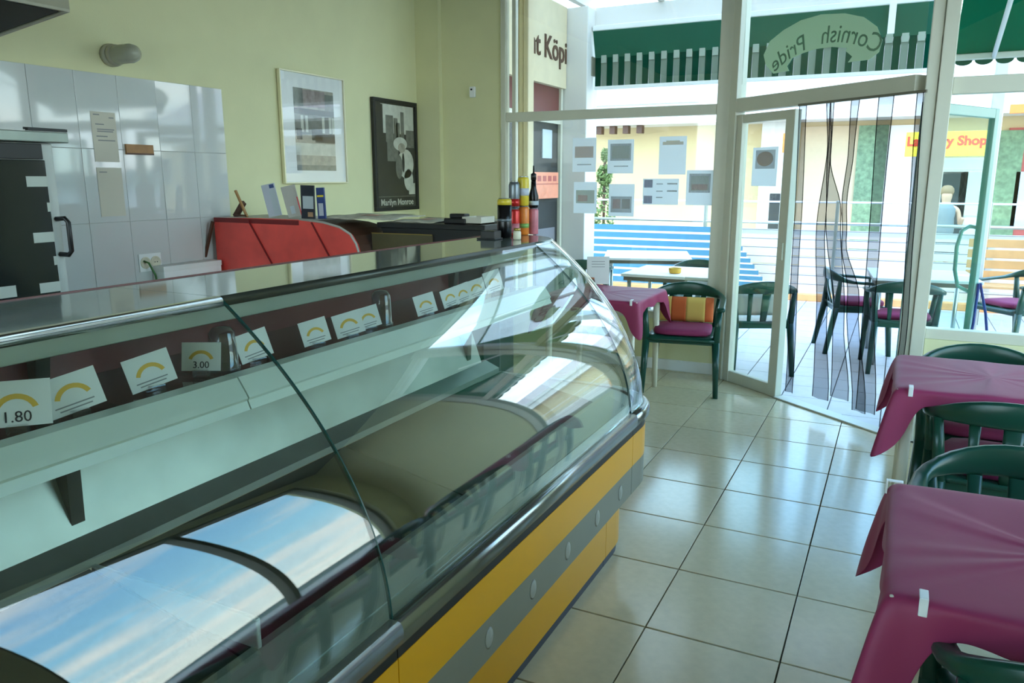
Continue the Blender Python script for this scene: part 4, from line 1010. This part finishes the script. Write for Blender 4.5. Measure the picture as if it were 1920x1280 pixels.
#PART3
# ================================================================== ON THE GLASS AND IN THE DOORWAY
def winpaper(px0, py0, px1, py1, m, lab, prints, inset=0.008):
    a, b = atY(px0, py0, YW+0.013), atY(px1, py1, YW+0.013); w, h = b.x-a.x, a.z-b.z
    t = thing('window_notice', lab, 'notice', (a.x, YW+0.0155, b.z), 0, 'sheets taped on the window glass')
    MB().box(0, w, -0.0012, 0.0, 0, h).build('sheet', m, t)
    for pm, q in prints: panel(t, 'print', pm, w*q[0], w*q[1], h*q[2], h*q[3], 0.0012, 0.0005)
    return t, w, h
winpaper(1074, 259, 1117, 322, 'backlit', 'window sheet with tan photo, upper left beside the white column', (('backlitbrown', (.1, .88, .42, .75)), ('backlitprint', (.2, .8, .2, .23))))
winpaper(1140, 262, 1187, 325, 'backlit', 'window sheet with grey framed picture, right of the upper left sheet', (('backlitprint', (.1, .9, .38, .88)), ('backlitgreen', (.16, .84, .44, .82)), ('backlitprint', (.25, .8, .2, .23))))
winpaper(1237, 256, 1285, 327, 'backlit', 'tallest plain blue grey window sheet with small tan banner', (('backlittan', (.12, .88, .78, .86)), ('backlittan', (.25, .75, .86, .89))))
winpaper(1206, 335, 1271, 384, 'backlit', 'wide window sheet with purple blocks and columns of text', (('backlitpurple', (.03, .27, .66, .96)), ('backlitpurple', (.03, .27, .04, .34)), ('backlitprint', (.38, .56, .78, .82)), ('backlitprint', (.38, .56, .5, .54)), ('backlitprint', (.38, .56, .26, .30)), ('backlitprint', (.68, .96, .5, .56)), ('backlitprint', (.68, .96, .78, .84))))
winpaper(1288, 319, 1336, 385, 'backlit', 'window sheet with square food photo, at the right window edge', (('backlitprint', (.1, .88, .36, .9)), ('backlitgreen', (.16, .82, .42, .84)), ('backlitpink', (.2, .78, .44, .6))))
winpaper(1076, 341, 1118, 400, 'backlit', 'window sheet with dim photo, lower left beside the white column', (('backlitgreen', (.1, .9, .32, .74)), ('backlitpink', (.18, .6, .38, .58))))
winpaper(1142, 345, 1188, 406, 'backlit', 'window sheet with two round pink plates, lower second', (('backlitprint', (.08, .9, .12, .62)), ('backlitpink', (.16, .46, .24, .54)), ('backlitbrown', (.52, .84, .24, .54))))
winpaper(1284, 519, 1334, 544, 'backlitgreen', 'pale green sticker low at the right window edge', (('backlit', (.1, .9, .3, .7)),))
# salmon poster seen through the glass is on the neighbour's wall (below)
def dloc(x, y, off=0.0):
    p = atP(x, y, DA-DN*off, DN); return (p-DA).dot(DDIR), p.z
# sheet on the fixed door panel
a, b = dloc(1413, 277, 0.004), dloc(1455, 349, 0.004)
t = thing('door_notice', 'grey sheet with round food photo on the narrow door glass', 'notice', DA+DDIR*a[0]-DN*0.0042+Vector((0, 0, b[1])), da)
w, h = b[0]-a[0], a[1]-b[1]
MB().box(0, w, -0.0012, 0, 0, h).build('sheet', 'backlit', t); panel(t, 'print', 'backlitprint', w*.12, w*.9, h*.45, h*.93, 0.0012, 0.0004)
MB().prism([(w*.5+w*.33*math.cos(k*PI/10), h*.7+h*.19*math.sin(k*PI/10)) for k in range(20)], 1, -0.0024, -0.0017).build('print', 'backlitbrown', t)
# etched banner over the door
OUT = [(1432, 103), (1444, 77), (1470, 56), (1502, 38), (1540, 27), (1585, 25), (1620, 32), (1645, 50), (1655, 75), (1648, 98), (1630, 112), (1590, 117), (1598, 106), (1585, 95), (1588, 90), (1560, 88), (1530, 92), (1505, 100), (1486, 109), (1476, 124), (1480, 133), (1450, 138), (1436, 122)]
pp = [dloc(x, y, 0.004) for x, y in OUT]
cu_ = dloc(1546, 66, 0.004)
t = thing('banner_sticker', 'pale green arched ribbon sticker with mirrored lettering on the glass over the door', 'sticker', DA+DDIR*cu_[0]-DN*0.0042+Vector((0, 0, cu_[1])), da)
MB().prism([(u-cu_[0], z-cu_[1]) for u, z in pp], 1, -0.0012, 0.0).build('ribbon', 'etched', t)
for wd, ang in (('Cornish', 0.27), ('Pride', -0.39)):
    o = flattext(t, wd, 0.15, 'etchedtext', 0.8*math.sin(ang), -0.005+0.8*math.cos(ang)-0.8, 0.0016, bend=0.80, mirror=True); o.rotation_euler = (PI/2, ang, 0)
# curtain of dark sheer ribbons
OFF = 0.075
t = thing('ribbon_curtain', 'dark sheer ribbon curtain hanging in the open doorway', 'curtain', DA-DN*OFF, da)
def cl(x, y): return dloc(x, y, OFF)
RIB = [[(188, 1500, 1513), (440, 1486, 1499), (735, 1473, 1486)],
 [(185, 1549, 1557), (290, 1550, 1557), (420, 1533, 1549), (600, 1530, 1550), (747, 1521, 1551)],
 [(185, 1556, 1563), (290, 1553, 1558), (400, 1550, 1578), (600, 1561, 1581), (747, 1556, 1590)],
 [(181, 1597, 1612), (290, 1592, 1602), (380, 1578, 1587), (450, 1577, 1585), (560, 1590, 1612), (772, 1598, 1623)],
 [(177, 1650, 1678), (400, 1633, 1655), (560, 1618, 1639), (772, 1604, 1640)],
 [(172, 1722, 1734), (440, 1700, 1712), (640, 1686, 1697), (760, 1670, 1682)]]
for ri, R_ in enumerate(RIB):
    pts = []
    for (y, a, b) in R_:
        A = cl(a, y); B = cl(b, y); pts.append((A[0], B[0], max(0.03, (A[1]+B[1])/2)))
    fine = []
    for i in range(len(pts)-1):
        for k in range(6):
            s_ = k/6; s3 = s_*s_*(3-2*s_); fine.append(tuple(pts[i][q]+(pts[i+1][q]-pts[i][q])*(s3 if q < 2 else s_) for q in range(3)))
    fine.append(pts[-1])
    fine[0] = (fine[0][0], fine[0][1], 1.995)
    v = []; f = []; nn = 5
    for j, (a, b, z) in enumerate(fine):
        for i in range(nn): s_ = i/(nn-1); v.append((a+(b-a)*s_, 0.008*math.sin(s_*PI*2+j*0.3+ri), z))
    for j in range(len(fine)-1):
        for i in range(nn-1): q = j*nn+i; f.append((q, q+1, q+nn+1, q+nn))
    o = MB().add(v, f, True).build('ribbon', 'sheerblack' if ri not in (2, 4) else 'sheergrey', t)
    so = o.modifiers.new('th', 'SOLIDIFY'); so.thickness = 0.0006
    for side in (0, 1):
        hm = [(q[side], 0.008*math.sin((side)*PI*2+j*0.3+ri), q[2]) for j, q in enumerate(fine)]
        MB().tube(hm, 0.0028, 5).build('hem', 'sheerhem', o)
ua = cl(1500, 188)[0]; ub = cl(1735, 170)[0]
MB().cbox(ua-0.01, ub+0.01, -0.006, 0.006, 1.993, 2.008, 0.002).build('header_tape', 'alumdark', t)
MB().tube([(ua, 0.0, 2.003), (ub, 0.0, 2.003)], 0.005, 8).build('rod', 'black', t)
# opened glass door leaf outside the doorway
hx, hy_ = 1.185, 2.73; ex, ey = 1.60, 3.50
la = math.atan2(ey-hy_, ex-hx); LL = math.hypot(ex-hx, ey-hy_)
dl = thing('glass_door_leaf', 'greenish glass door leaf standing open outside with curved handle', 'door', (hx, hy_, 0.0), la)
MB().box(0.05, LL-0.05, -0.004, 0.004, 0.09, 1.90).build('pane', 'leafglass', dl)
for a, b, z0, z1 in ((0, 0.05, 0.015, 1.96), (LL-0.05, LL, 0.015, 1.96)): MB().cbox(a, b, -0.02, 0.02, z0, z1, 0.004).build('stile', 'tealframe', dl)
for z0, z1 in ((0.015, 0.09), (1.90, 1.96)): MB().cbox(0.05, LL-0.05, -0.02, 0.02, z0, z1, 0.004).build('rail', 'tealframe', dl)
MB().tube([(LL-0.03, 0.02, 1.22), (LL-0.06, 0.05, 1.23), (LL-0.13, 0.065, 1.2), (LL-0.16, 0.07, 1.1), (LL-0.15, 0.07, 0.95), (LL-0.10, 0.065, 0.84), (LL-0.03, 0.02, 0.80)], 0.012, 10).build('handle', 'tealframe', dl)
MB().tube([(LL-0.02, -0.03, 0.86), (LL-0.05, -0.04, 0.6), (LL-0.13, -0.05, 0.3), (LL-0.2, -0.05, 0.08)], 0.009, 8).build('strap', 'bluestrap', dl)
MB().tube([(LL+0.0, -0.03, 0.86), (LL+0.06, -0.06, 0.66), (LL+0.12, -0.08, 0.4)], 0.009, 8).build('strap', 'bluestrap', dl)

# ================================================================== THE TERRACE AND THE STREET
GZ = -0.36
gr = sbuild(MB().box(-120, 160, -120, 160, GZ-0.2, GZ), 'ground', 'ground')
TX0, TX1, TY0, TY1 = -3.2, 5.6, 3.0, 8.4
tr = sbuild(MB().add([(DA.x, YW+0.0, -0.03), (DB.x, YR, -0.03), (TX1, YR, -0.03), (TX1, TY1, -0.03), (TX0, TY1, -0.03), (TX0, YW, -0.03),
     (DA.x, YW+0.0, GZ), (DB.x, YR, GZ), (TX1, YR, GZ), (TX1, TY1, GZ), (TX0, TY1, GZ), (TX0, YW, GZ)],
     [(0, 1, 2, 3, 4, 5), (11, 10, 9, 8, 7, 6)]+[(i, (i+1) % 6, 6+(i+1) % 6, 6+i) for i in range(6)]), 'floor_terrace', 'terrgrout')
S = 0.33; g2 = 0.004; cnt = 0
ttm = MB().box(-S/2+g2, S/2-g2, -S/2+g2, S/2-g2, -0.0299, -0.012).mesh('paving_tile', 'terrtile')
for j in range(0, 18):
    for i in range(-10, 18):
        x0 = 0.13+i*S; y0 = 2.70+j*S*0.99
        q = [(x0+g2, y0+g2), (x0+S-g2, y0+g2), (x0+S-g2, y0+S-g2), (x0+g2, y0+S-g2)]
        pl = [(0, 1, TY1), (-1, 0, -TX0), (1, 0, TX1)]
        if x0 < 0.0: pl.append((0, -1, -(YW+0.13)))
        elif x0 < 1.3: pl.append((-DN.x, -DN.y, -dn2[2]-0.0))
        else: pl.append((0, -1, -(YR+0.12)))
        c = clip(q, pl)
        if not c or not any(inview((a, b, 0), 10) for a, b in c): continue
        cnt += 1
        if cnt > 300: continue
        if len(c) == 4 and all(abs(c[k][0]-q[k][0]) < 1e-6 and abs(c[k][1]-q[k][1]) < 1e-6 for k in range(4)):
            o = link('paving_tile', ttm, tr); o.location = (x0+S/2, y0+S/2, 0)
        else: MB().prism(c, 2, -0.0299, -0.012).build('paving_tile', 'terrtile', tr)
TZ = -0.0119
# outdoor furniture
def out_chair(x, y, rz, lab, cl=None): return place_chair(x, y, rz, lab, cl, TZ, 'green plastic chairs on the terrace')
out_chair(0.12, 4.10, PI+0.45, 'green plastic terrace chair with grey pillow behind the narrow door glass')
pillow('grey_pillow', 0.15, 3.96, 0.46, 0.36, 0.19, 0.07, 0.45+PI, -0.1, ((-1, 1, 'greypill'),), 'pale grey pillow in the terrace chair behind the door glass')
def out_table(cx, cy, a, lab, rz=0.0):
    t = thing('terrace_table', lab, 'table', (cx, cy, TZ), rz, 'white topped terrace tables')
    MB().cbox(-a, a, -a, a, 0.72, 0.745, 0.005).build('tabletop', 'white', t)
    MB().wallpath([(a-0.02, -a+0.02), (a-0.02, a-0.02), (-a+0.02, a-0.02), (-a+0.02, -a+0.02), (a-0.02, -a+0.02)], 0.685, 0.72, 0.02).build('apron', 'alumdark', t)
    for sx in (-1, 1):
        for sy in (-1, 1): MB().tube([(sx*(a-0.06), sy*(a-0.06), 0), (sx*(a-0.06), sy*(a-0.06), 0.72)], 0.018, 8).build('leg', 'steel', t)
out_table(-1.30, 5.75, 0.45, 'white terrace table farthest left, before the blue striped canvas', 0.3)
out_table(-0.62, 4.35, 0.38, 'white terrace table just outside the window with a yellow ashtray')
out_table(1.32, 5.05, 0.40, 'white terrace table seen through the doorway and right window', 0.1)
out_chair(0.82, 5.25, PI/2+0.3, 'green plastic terrace chair left of the doorway table', 'maroon cushion on the chair left of the doorway table')
out_chair(1.20, 4.62, PI+0.1, 'green plastic terrace chair on the near side of the doorway table', 'maroon cushion on the near chair at the doorway table')
out_chair(2.12, 5.75, -0.9, 'green plastic terrace chair right of the doorway table by the wood bench', 'maroon cushion on the terrace chair by the wood bench')
out_chair(-0.60, 5.05, 0.1, 'green plastic terrace chair between the two white tables outside the window')
out_chair(-1.75, 5.05, PI+0.3, 'green plastic terrace chair at the farthest left terrace table')
for (x, y, lab) in ((-0.58, 4.18, 'yellow ashtray on the terrace table outside the window'), (1.33, 5.12, 'yellow ashtray on the doorway terrace table')):
    t = thing('ashtray', lab, 'ashtray', (x, y, 0.734)); MB().lathe([(0.035, 0), (0.05, 0.006), (0.055, 0.045), (0.047, 0.045), (0.04, 0.012)], 18).build('bowl', 'logoyellow', t); MB().lathe([(0.03, 0.012), (0.03, 0.014)], 12).build('ash', 'inkgrey', t)
# wood bench
bx = atY(1818, 450, 7.5).x
t = thing('slatted_bench', 'orange wood slatted bench against the railing at the right', 'bench', (bx, 7.55, TZ))
for k in range(4): MB().cbox(0, 1.7, -0.012, 0.012, 0.46+0.115*k, 0.55+0.115*k, 0.004).build('back_slat', 'slatwood', t)
for k in range(3): MB().cbox(0, 1.7, -0.42+0.13*k, -0.32+0.13*k, 0.40, 0.425, 0.004).build('seat_slat', 'slatwood', t)
for x in (0.12, 1.58):
    MB().cbox(x-0.025, x+0.025, 0.013, 0.05, 0, 0.9, 0.004).build('post', 'alumdark', t); MB().cbox(x-0.025, x+0.025, -0.40, -0.36, 0, 0.40, 0.004).build('leg', 'alumdark', t); MB().cbox(x-0.025, x+0.025, -0.40, 0.03, 0.36, 0.40, 0.004).build('arm', 'alumdark', t)
# railing with cables over white boards
t = thing('terrace_railing', 'white terrace railing with cables and horizontal boards', 'railing', (0, 8.25, TZ))
X0_, X1_ = -3.1, 5.5
for k in range(7): MB().cbox(X0_, X1_, 0.06, 0.075, 0.10+0.115*k, 0.205+0.115*k, 0.003).build('board', 'bldgwhite', t)
for k in range(7): MB().tube([(X0_, 0.0, 0.20+0.115*k), (X1_, 0.0, 0.20+0.115*k)], 0.006, 6).build('cable', 'inkgrey', t)
MB().tube([(X0_, 0, 0.985), (X1_, 0, 0.985)], 0.020, 10).build('top_rail', 'steel', t)
MB().tube([(X0_, 0.05, 1.25), (X1_, 0.05, 1.25)], 0.012, 8).build('upper_rail', 'white', t)
for k in range(6):
    x = -2.9+1.65*k; MB().cbox(x-0.02, x+0.02, -0.02, 0.055, 0, 1.27, 0.004).build('post', 'steel', t)
MB().cbox(X0_, X1_, -0.15, -0.03, 0.0, 0.09, 0.01).build('kerb_beam', 'slatwood', t)
# striped blue canvas on the railing
def canvas(name, x0, x1, z0, z1, lab, tri=False):
    t = thing(name, lab, 'canvas', (0, 8.20, TZ), 0, 'blue striped canvases on the railing')
    n = 15; hh = (z1-z0)/n; zz = z0
    for k in range(n):
        f_ = 1-(k+1)/n if tri else 1
        if tri and f_ <= 0: f_ = 0.04
        MB().cbox(x0, x0+(x1-x0)*f_, -0.01, 0.0, zz, zz+hh*(1.4 if k % 2 == 0 else 0.54)-0.0005, 0.001).build('stripe', 'bluestripe' if k % 2 == 0 else 'white', t); zz += hh*(1.4 if k % 2 == 0 else 0.54)
canvas('striped_canvas', -2.95, -1.10, 0.10, 0.91, 'wide blue and white striped canvas hung on the railing')
canvas('striped_canvas', -0.78, -0.36, 0.14, 0.74, 'triangular blue striped canvas seen through the narrow door glass', True)
q0, q1 = atY(962, 100, YW+0.2).x, atY(992, 100, YW+0.2).x
sp = structure('trim_pilaster')
for k in range(3): MB().cbox(q0+(q1-q0)*k/3, q0+(q1-q0)*(k+1)/3-0.002, YW+0.19+0.01*(k % 2), YW+0.31, -0.03, 3.33, 0.01).build('pilaster_rib', 'fasciabeige', sp)
# column, neighbour's shopfront with lettering
sbuild(MB().cbox(-2.42, -2.07, 5.85, 6.18, -0.03, 3.34, 0.01), 'trim_column', 'bldgwhite')
nb = thing('neighbour_shop', 'beige fronted neighbouring shop with dark glazing left of the terrace', 'shop', (-2.35, 4.0, 0))
MB().box(-0.25, 0.04, 0.0, 1.84, 2.50, 3.34).build('fascia', 'fasciabeige', nb)
MB().box(-0.25, -0.02, 0.0, 1.84, 2.20, 2.50).build('header_band', 'maroonboard', nb)
MB().box(-0.25, -0.03, 0.0, 1.84, -0.03, 2.20).build('dark_glazing', 'darkvoid', nb)
for y in (0.0, 0.9, 1.78): MB().cbox(-0.03, 0.01, y, y+0.05, -0.03, 2.5, 0.004).build('mullion', 'alum', nb)
MB().box(-0.03, 0.006, 0.0, 1.84, 2.12, 2.20).build('lintel', 'alum', nb)
MB().box(-0.03, -0.02, 1.2, 1.7, 0.0, 1.0).build('lower_panel', 'bldggrey', nb); MB().box(-0.03, -0.018, 1.35, 1.6, 1.75, 2.05).build('window_light', 'papergrey', nb)
for (txt, px, py) in (('nt Köpi', 1034, 92),):
    p = atX(px, py, -2.305); o = link('lettering', text_mesh(txt, 0.32, 'wooddark', ext=0.004, bold=0.004), nb); o.rotation_euler = (PI/2, 0, PI/2); o.location = (0.046, p.y-4.0-0.06, p.z)
a, b = atX(1003, 322, -2.25), atX(1056, 371, -2.25)
t = thing('salmon_sign', 'salmon coloured sign board on the neighbouring shop front', 'sign', (-2.33, a.y, b.z))
MB().cbox(0.0, 0.02, 0, b.y-a.y, 0, a.z-b.z, 0.003).build('board', 'salmon', t)
for k in range(5): MB().box(0.0202, 0.022, (b.y-a.y)*(0.08+0.18*k), (b.y-a.y)*(0.2+0.18*k), (a.z-b.z)*0.66, (a.z-b.z)*0.86).build('print_mark', 'bldgred', t)
MB().box(0.0202, 0.022, 0, b.y-a.y, (a.z-b.z)*0.54, (a.z-b.z)*0.57).build('print_mark', 'bldgred', t)
# canopy over the terrace
cn = structure('ceiling_canopy')
for k in range(7):
    x = -3.0+0.83*k; MB().cbox(x-0.035, x+0.035, 3.85, 6.25, 3.36, 3.46, 0.004).build('rafter', 'bldgwhite', cn)
for k in range(6): MB().box(-2.96+0.83*k, -2.21+0.83*k, 3.85, 6.25, 3.46, 3.475).build('canopy_panel', 'canopy', cn)
MB().cbox(-3.1, 2.1, 6.08, 6.24, 3.16, 3.36, 0.006).build('beam', 'bldgwhite', cn)
MB().cbox(-3.1, 2.1, 3.84, 3.90, 3.30, 3.46, 0.004).build('beam', 'bldgwhite', cn)
MB().cbox(-2.06, 2.1, 5.96, 6.06, 3.10, 3.155, 0.006).build('gutter', 'white', cn)
sbuild(MB().cbox(1.765, 1.865, 6.07, 6.17, -0.03, 3.155, 0.008), 'trim_terrace_post', 'bldgwhite')
# awnings
aw = thing('green_awning', 'dark green awning with grey and green striped valance outside the window', 'awning', (0, 6.0, 0))
AX0, AX1 = -2.05, atY(1748, 100, 6.0).x
zt, zm, zb = 3.095, 2.86, 2.53
MB().prism([(-0.05, zt), (-0.038, zt), (0.05, zm-0.03), (0.038, zm-0.03)], 0, AX0, AX1).build('canvas', 'greenawn', aw)
n = 49; sw = (AX1-AX0)/n
for k in range(n):
    zt2 = zm-0.06 if k % 2 else zm
    MB().prism([(0.04, zm), (0.046, zm), (0.052+0.006*(k % 2), zb), (0.046+0.006*(k % 2), zb)], 0, AX0+sw*k, AX0+sw*(k+1)-0.001).build('valance_stripe', 'greydrape' if k % 2 else 'greendrape', aw)
    if k % 2: MB().box(AX0+sw*k+0.004, AX0+sw*(k+1)-0.004, 0.030, 0.038, zm-0.085, zm+0.0).build('valance_fold', 'greyfold', aw)
MB().cbox(AX0, AX1, 0.02, 0.07, zb-0.035, zb, 0.004).build('bottom_bar', 'white', aw)
MB().tube([(AX0, 0.07, zm-0.08), (AX1, 0.07, zm-0.08)], 0.02, 8).build('roller', 'greendrape', aw)
MB().cbox(AX0-0.06, AX0, -0.03, 0.07, zm-0.22, zm-0.02, 0.006).build('end_bracket', 'alumdark', aw)
bxp = atY(1672, 40, 5.93).x; MB().cbox(bxp-0.03, bxp+0.03, -0.075, -0.055, zm-0.02, zt+0.02, 0.003).build('hanger', 'white', aw)
a1 = atY(1860, 98, 4.35); zl = a1.z; AWX = 1.36; AWL = 2.05
aw2 = thing('green_awning', 'bright green awning with scalloped edge sloping out over the right window', 'awning', (AWX, 4.35, 0))
YT, ZT = YR+0.14-4.35, 3.28
MB().prism([(0.0, zl), (0.0, zl+0.008), (YT, ZT+0.008), (YT, ZT)], 0, 0, AWL).build('canvas', 'greenawncloth', aw2)
MB().cbox(0, AWL, -0.015, 0.035, zl-0.045, zl, 0.008).build('front_bar', 'white', aw2)
for k in range(16):
    w_ = AWL/16; pts = [(w_*(k+0.5)-w_*0.45*math.cos(q*PI/8), zl-0.046-0.035*math.sin(q*PI/8)) for q in range(9)]
    MB().prism(pts, 1, 0.0, 0.006).build('scallop', 'greenawn', aw2)
for x in (0.25, AWL-0.25): MB().tube([(x, YT+0.02, ZT-0.5), (x, YT*0.5, (ZT+zl)/2-0.22), (x, -0.01, zl-0.03)], 0.016, 8).build('arm', 'white', aw2)
MB().cbox(0, AWL, YT-0.03, YT+0.06, ZT-0.03, ZT+0.1, 0.006).build('cassette', 'white', aw2)
# building across the way
YO = 15.0
def bp(px, py, Y=YO): p = atY(px, py, Y); return p.x, p.z
ob = thing('street_building', 'cream single storey shop row with white overhanging roof across the way', 'building', (0, YO, 0))
zw = bp(1230, 238)[1]; zf = bp(1230, 200)[1]; zr = bp(1300, 160)[1]
MB().box(-14, 14, 0, 4, GZ, zw+0.3).build('wall', 'bldgcream', ob)
MB().box(-14, 14, -0.9, 4, zw, zf).build('eave', 'bldgwhite', ob)
MB().prism([(-0.95, zf), (4, zf), (4, zr+1.4), (1.5, zr+0.9), (-0.8, zf+0.25)], 0, -14, 14).build('roof', 'bldgroof', ob)
MB().box(-14, 14, -1.0, -0.9, zf-0.02, zf+0.25).build('gutter', 'bldgwhite', ob)
for px in (1120, 1145, 1170, 1196):
    x, z = bp(px, 232, YO-0.9); MB().box(x-0.06, x+0.06, -0.80, -0.62, zw-0.17, zw-0.002).build('beam_end', 'wooddark', ob)
def facade(name, m, px0, px1, py0, py1, d=0.06, d0=0.0):
    a, b = bp(px0, py0), bp(px1, py1); return MB().box(a[0], b[0], -d, -d0-0.001, max(GZ, b[1]), min(a[1], zw-0.001)).build(name, m, ob)
facade('stone_pier', 'shutter', 1345, 1356, 240, 480, 0.08); facade('stone_pier', 'shutter', 1612, 1644, 236, 480, 0.10); facade('stone_pier', 'shutter', 1876, 1892, 245, 480, 0.10)
facade('wall_panel', 'bldgtan', 1505, 1610, 238, 480, 0.05); facade('pilaster', 'bldgwhite', 1436, 1462, 215, 480, 0.35); facade('shutter_panel', 'bldgwhite', 1646, 1698, 236, 480, 0.06)
facade('dark_door', 'bldggrey', 1699, 1722, 236, 480, 0.05)
facade('wall_panel', 'bldgred', 1893, 1990, 240, 480, 0.08); facade('shop_frame', 'bldgwhite', 1762, 1872, 296, 480, 0.05)
facade('window', 'lampglass', 1766, 1870, 300, 318, 0.07); facade('doorway', 'darkvoid', 1769, 1797, 322, 480, 0.07); facade('window', 'lampglass', 1802, 1868, 322, 405, 0.07)
facade('window', 'darkvoid', 1449, 1463, 362, 430, 0.40, 0.35)
facade('poster', 'papergrey', 1905, 1935, 322, 430, 0.1, 0.081)
def osign(px0, px1, py0, py1, m, lab, txt, tm, size, Y=YO-0.95):
    a, b = bp(px0, py0, Y), bp(px1, py1, Y); t = thing('shop_sign', lab, 'sign', (a[0], Y, b[1]))
    MB().cbox(0, b[0]-a[0], -0.03, 0.03, 0, a[1]-b[1], 0.005).build('board', m, t)
    if txt: flattext(t, txt, size, tm, (b[0]-a[0])/2, (a[1]-b[1])*0.60, 0.036, ext=0.002, bold=0.010)
    return t
a, b = bp(1700, 246, YO-0.95), bp(1850, 292, YO-0.95)
osign(1700, 1850, 248, 292, 'signyellow', 'yellow shop sign with red lettering on the building across', 'Laundry Shop', 'signred', 0.23)
osign(1469, 1483, 250, 286, 'orange', 'small orange sign on the cream wall across', None, None, 0)
osign(1895, 1920, 196, 212, 'orange', 'small orange plate under the eave at the far right', None, None, 0)
# slender potted topiary before the cream wall
p = atY(1132, 398, 11.0)
t = thing('topiary_tree', 'slender clipped evergreen in a pot across from the window', 'tree', (p.x, 11.0, GZ))
MB().lathe([(0.14, 0), (0.19, 0.3), (0.2, 0.32), (0.17, 0.32)], 16).build('pot', 'terracotta', t); MB().tube([(0, 0, 0.3), (0, 0, 2.2)], 0.025, 8).build('trunk', 'wooddark', t)
b = MB(); rnd = random.Random(3)
def ellip(c, rx, rz):
    for k in range(420):
        u = rnd.uniform(-1, 1); th = rnd.uniform(0, 2*PI); s_ = math.sqrt(1-u*u); q = rnd.uniform(0.75, 1.05)
        P = Vector((c[0]+rx*s_*math.cos(th)*q, c[1]+rx*s_*math.sin(th)*q, c[2]+rz*u*q)); d1_ = Vector((rnd.gauss(0, 1), rnd.gauss(0, 1), rnd.gauss(0, 1))).normalized(); d2_ = d1_.cross(Vector((rnd.gauss(0, 1), 0.3, rnd.gauss(0, 1)))).normalized()
        b.add([P-d1_*0.05, P+d2_*0.025, P+d1_*0.05, P-d2_*0.025], [(0, 1, 2, 3)])
ellip((0, 0, 1.22), 0.20, 0.62); ellip((0, 0, 1.95), 0.13, 0.18); ellip((0.08, 0, 0.75), 0.16, 0.25); ellip((0, 0, 2.3), 0.05, 0.1)
o = b.build('foliage', 'leaf', t)
# passer-by in the shop doorway
hp = atY(1776, 362, 13.2)
pr_ = thing('person', 'person in grey top walking past the shop doorway across', 'person', (hp.x, 13.2, GZ))
me = bpy.data.meshes.new('body')
hz = hp.z-GZ; k = hz/1.62
V = [(0, 0, .92), (0, 0, 1.15), (0, 0, 1.36), (0, 0, 1.455), (0, -.01, 1.56), (-.09, 0, .88), (-.10, -.05, .48), (-.10, .02, .05), (-.10, -.12, .02), (.09, 0, .88), (.10, .06, .48), (.10, .10, .05), (.10, -.03, .02), (-.19, 0, 1.34), (-.24, -.02, 1.08), (-.22, -.12, .86), (.19, 0, 1.34), (.24, .0, 1.08), (.27, -.10, 1.22), (0, -.01, 1.66)]
E_ = [(0, 1), (1, 2), (2, 3), (3, 4), (0, 5), (5, 6), (6, 7), (7, 8), (0, 9), (9, 10), (10, 11), (11, 12), (2, 13), (13, 14), (14, 15), (2, 16), (16, 17), (17, 18), (4, 19)]
RR = [.14, .13, .15, .055, .10, .085, .06, .045, .035, .085, .06, .045, .035, .06, .045, .035, .06, .045, .035, .075]
me.from_pydata([(x*k, y*k, z*k) for x, y, z in V], E_, []); o = link('body', me, pr_)
sk = o.modifiers.new('skin', 'SKIN'); 
for i, sv in enumerate(me.skin_vertices[0].data): sv.radius = (RR[i]*k, RR[i]*k*0.8); sv.use_root = (i == 0)
o.modifiers.new('sub', 'SUBSURF').levels = 2; me.materials.append(M['skin'])
MB().lathe([(0.15*k, 0.86*k), (0.165*k, 1.0*k), (0.15*k, 1.2*k), (0.17*k, 1.36*k), (0.08*k, 1.45*k)], 18).build('shirt', 'person_top', pr_)
MB().lathe([(0.085*k, 1.58*k), (0.108*k, 1.64*k), (0.10*k, 1.70*k), (0.06*k, 1.745*k), (0.01, 1.755*k)], 14, (0, 0.03, 0)).build('hair', 'hair', pr_)
MB().lathe([(0.155*k, 0.55*k), (0.165*k, 0.9*k)], 16).build('shorts', 'navy', pr_)
# low hills along the horizon to the right
for i, (x, y, rx, ry, h) in enumerate(((95, 20, 16, 40, 1.6), (90, 75, 20, 30, 2.4), (80, -40, 14, 40, 1.5))):
    b = MB(); rows = 6; n = 28; v = []
    for j in range(rows+1):
        s_ = j/rows
        for q in range(n): a = 2*PI*q/n; v.append((rx*(1-s_)*math.cos(a)*(1+0.1*math.sin(3*a+i)), ry*(1-s_)*math.sin(a), h*math.sin(s_*PI/2)*(1+0.15*math.sin(5*a))))
    f = [(j*n+q, j*n+(q+1) % n, (j+1)*n+(q+1) % n, (j+1)*n+q) for j in range(rows) for q in range(n)]
    o = b.add(v, f, True).build('trim_hill', 'hill'); o.location = (x, y, GZ); o['kind'] = 'structure'
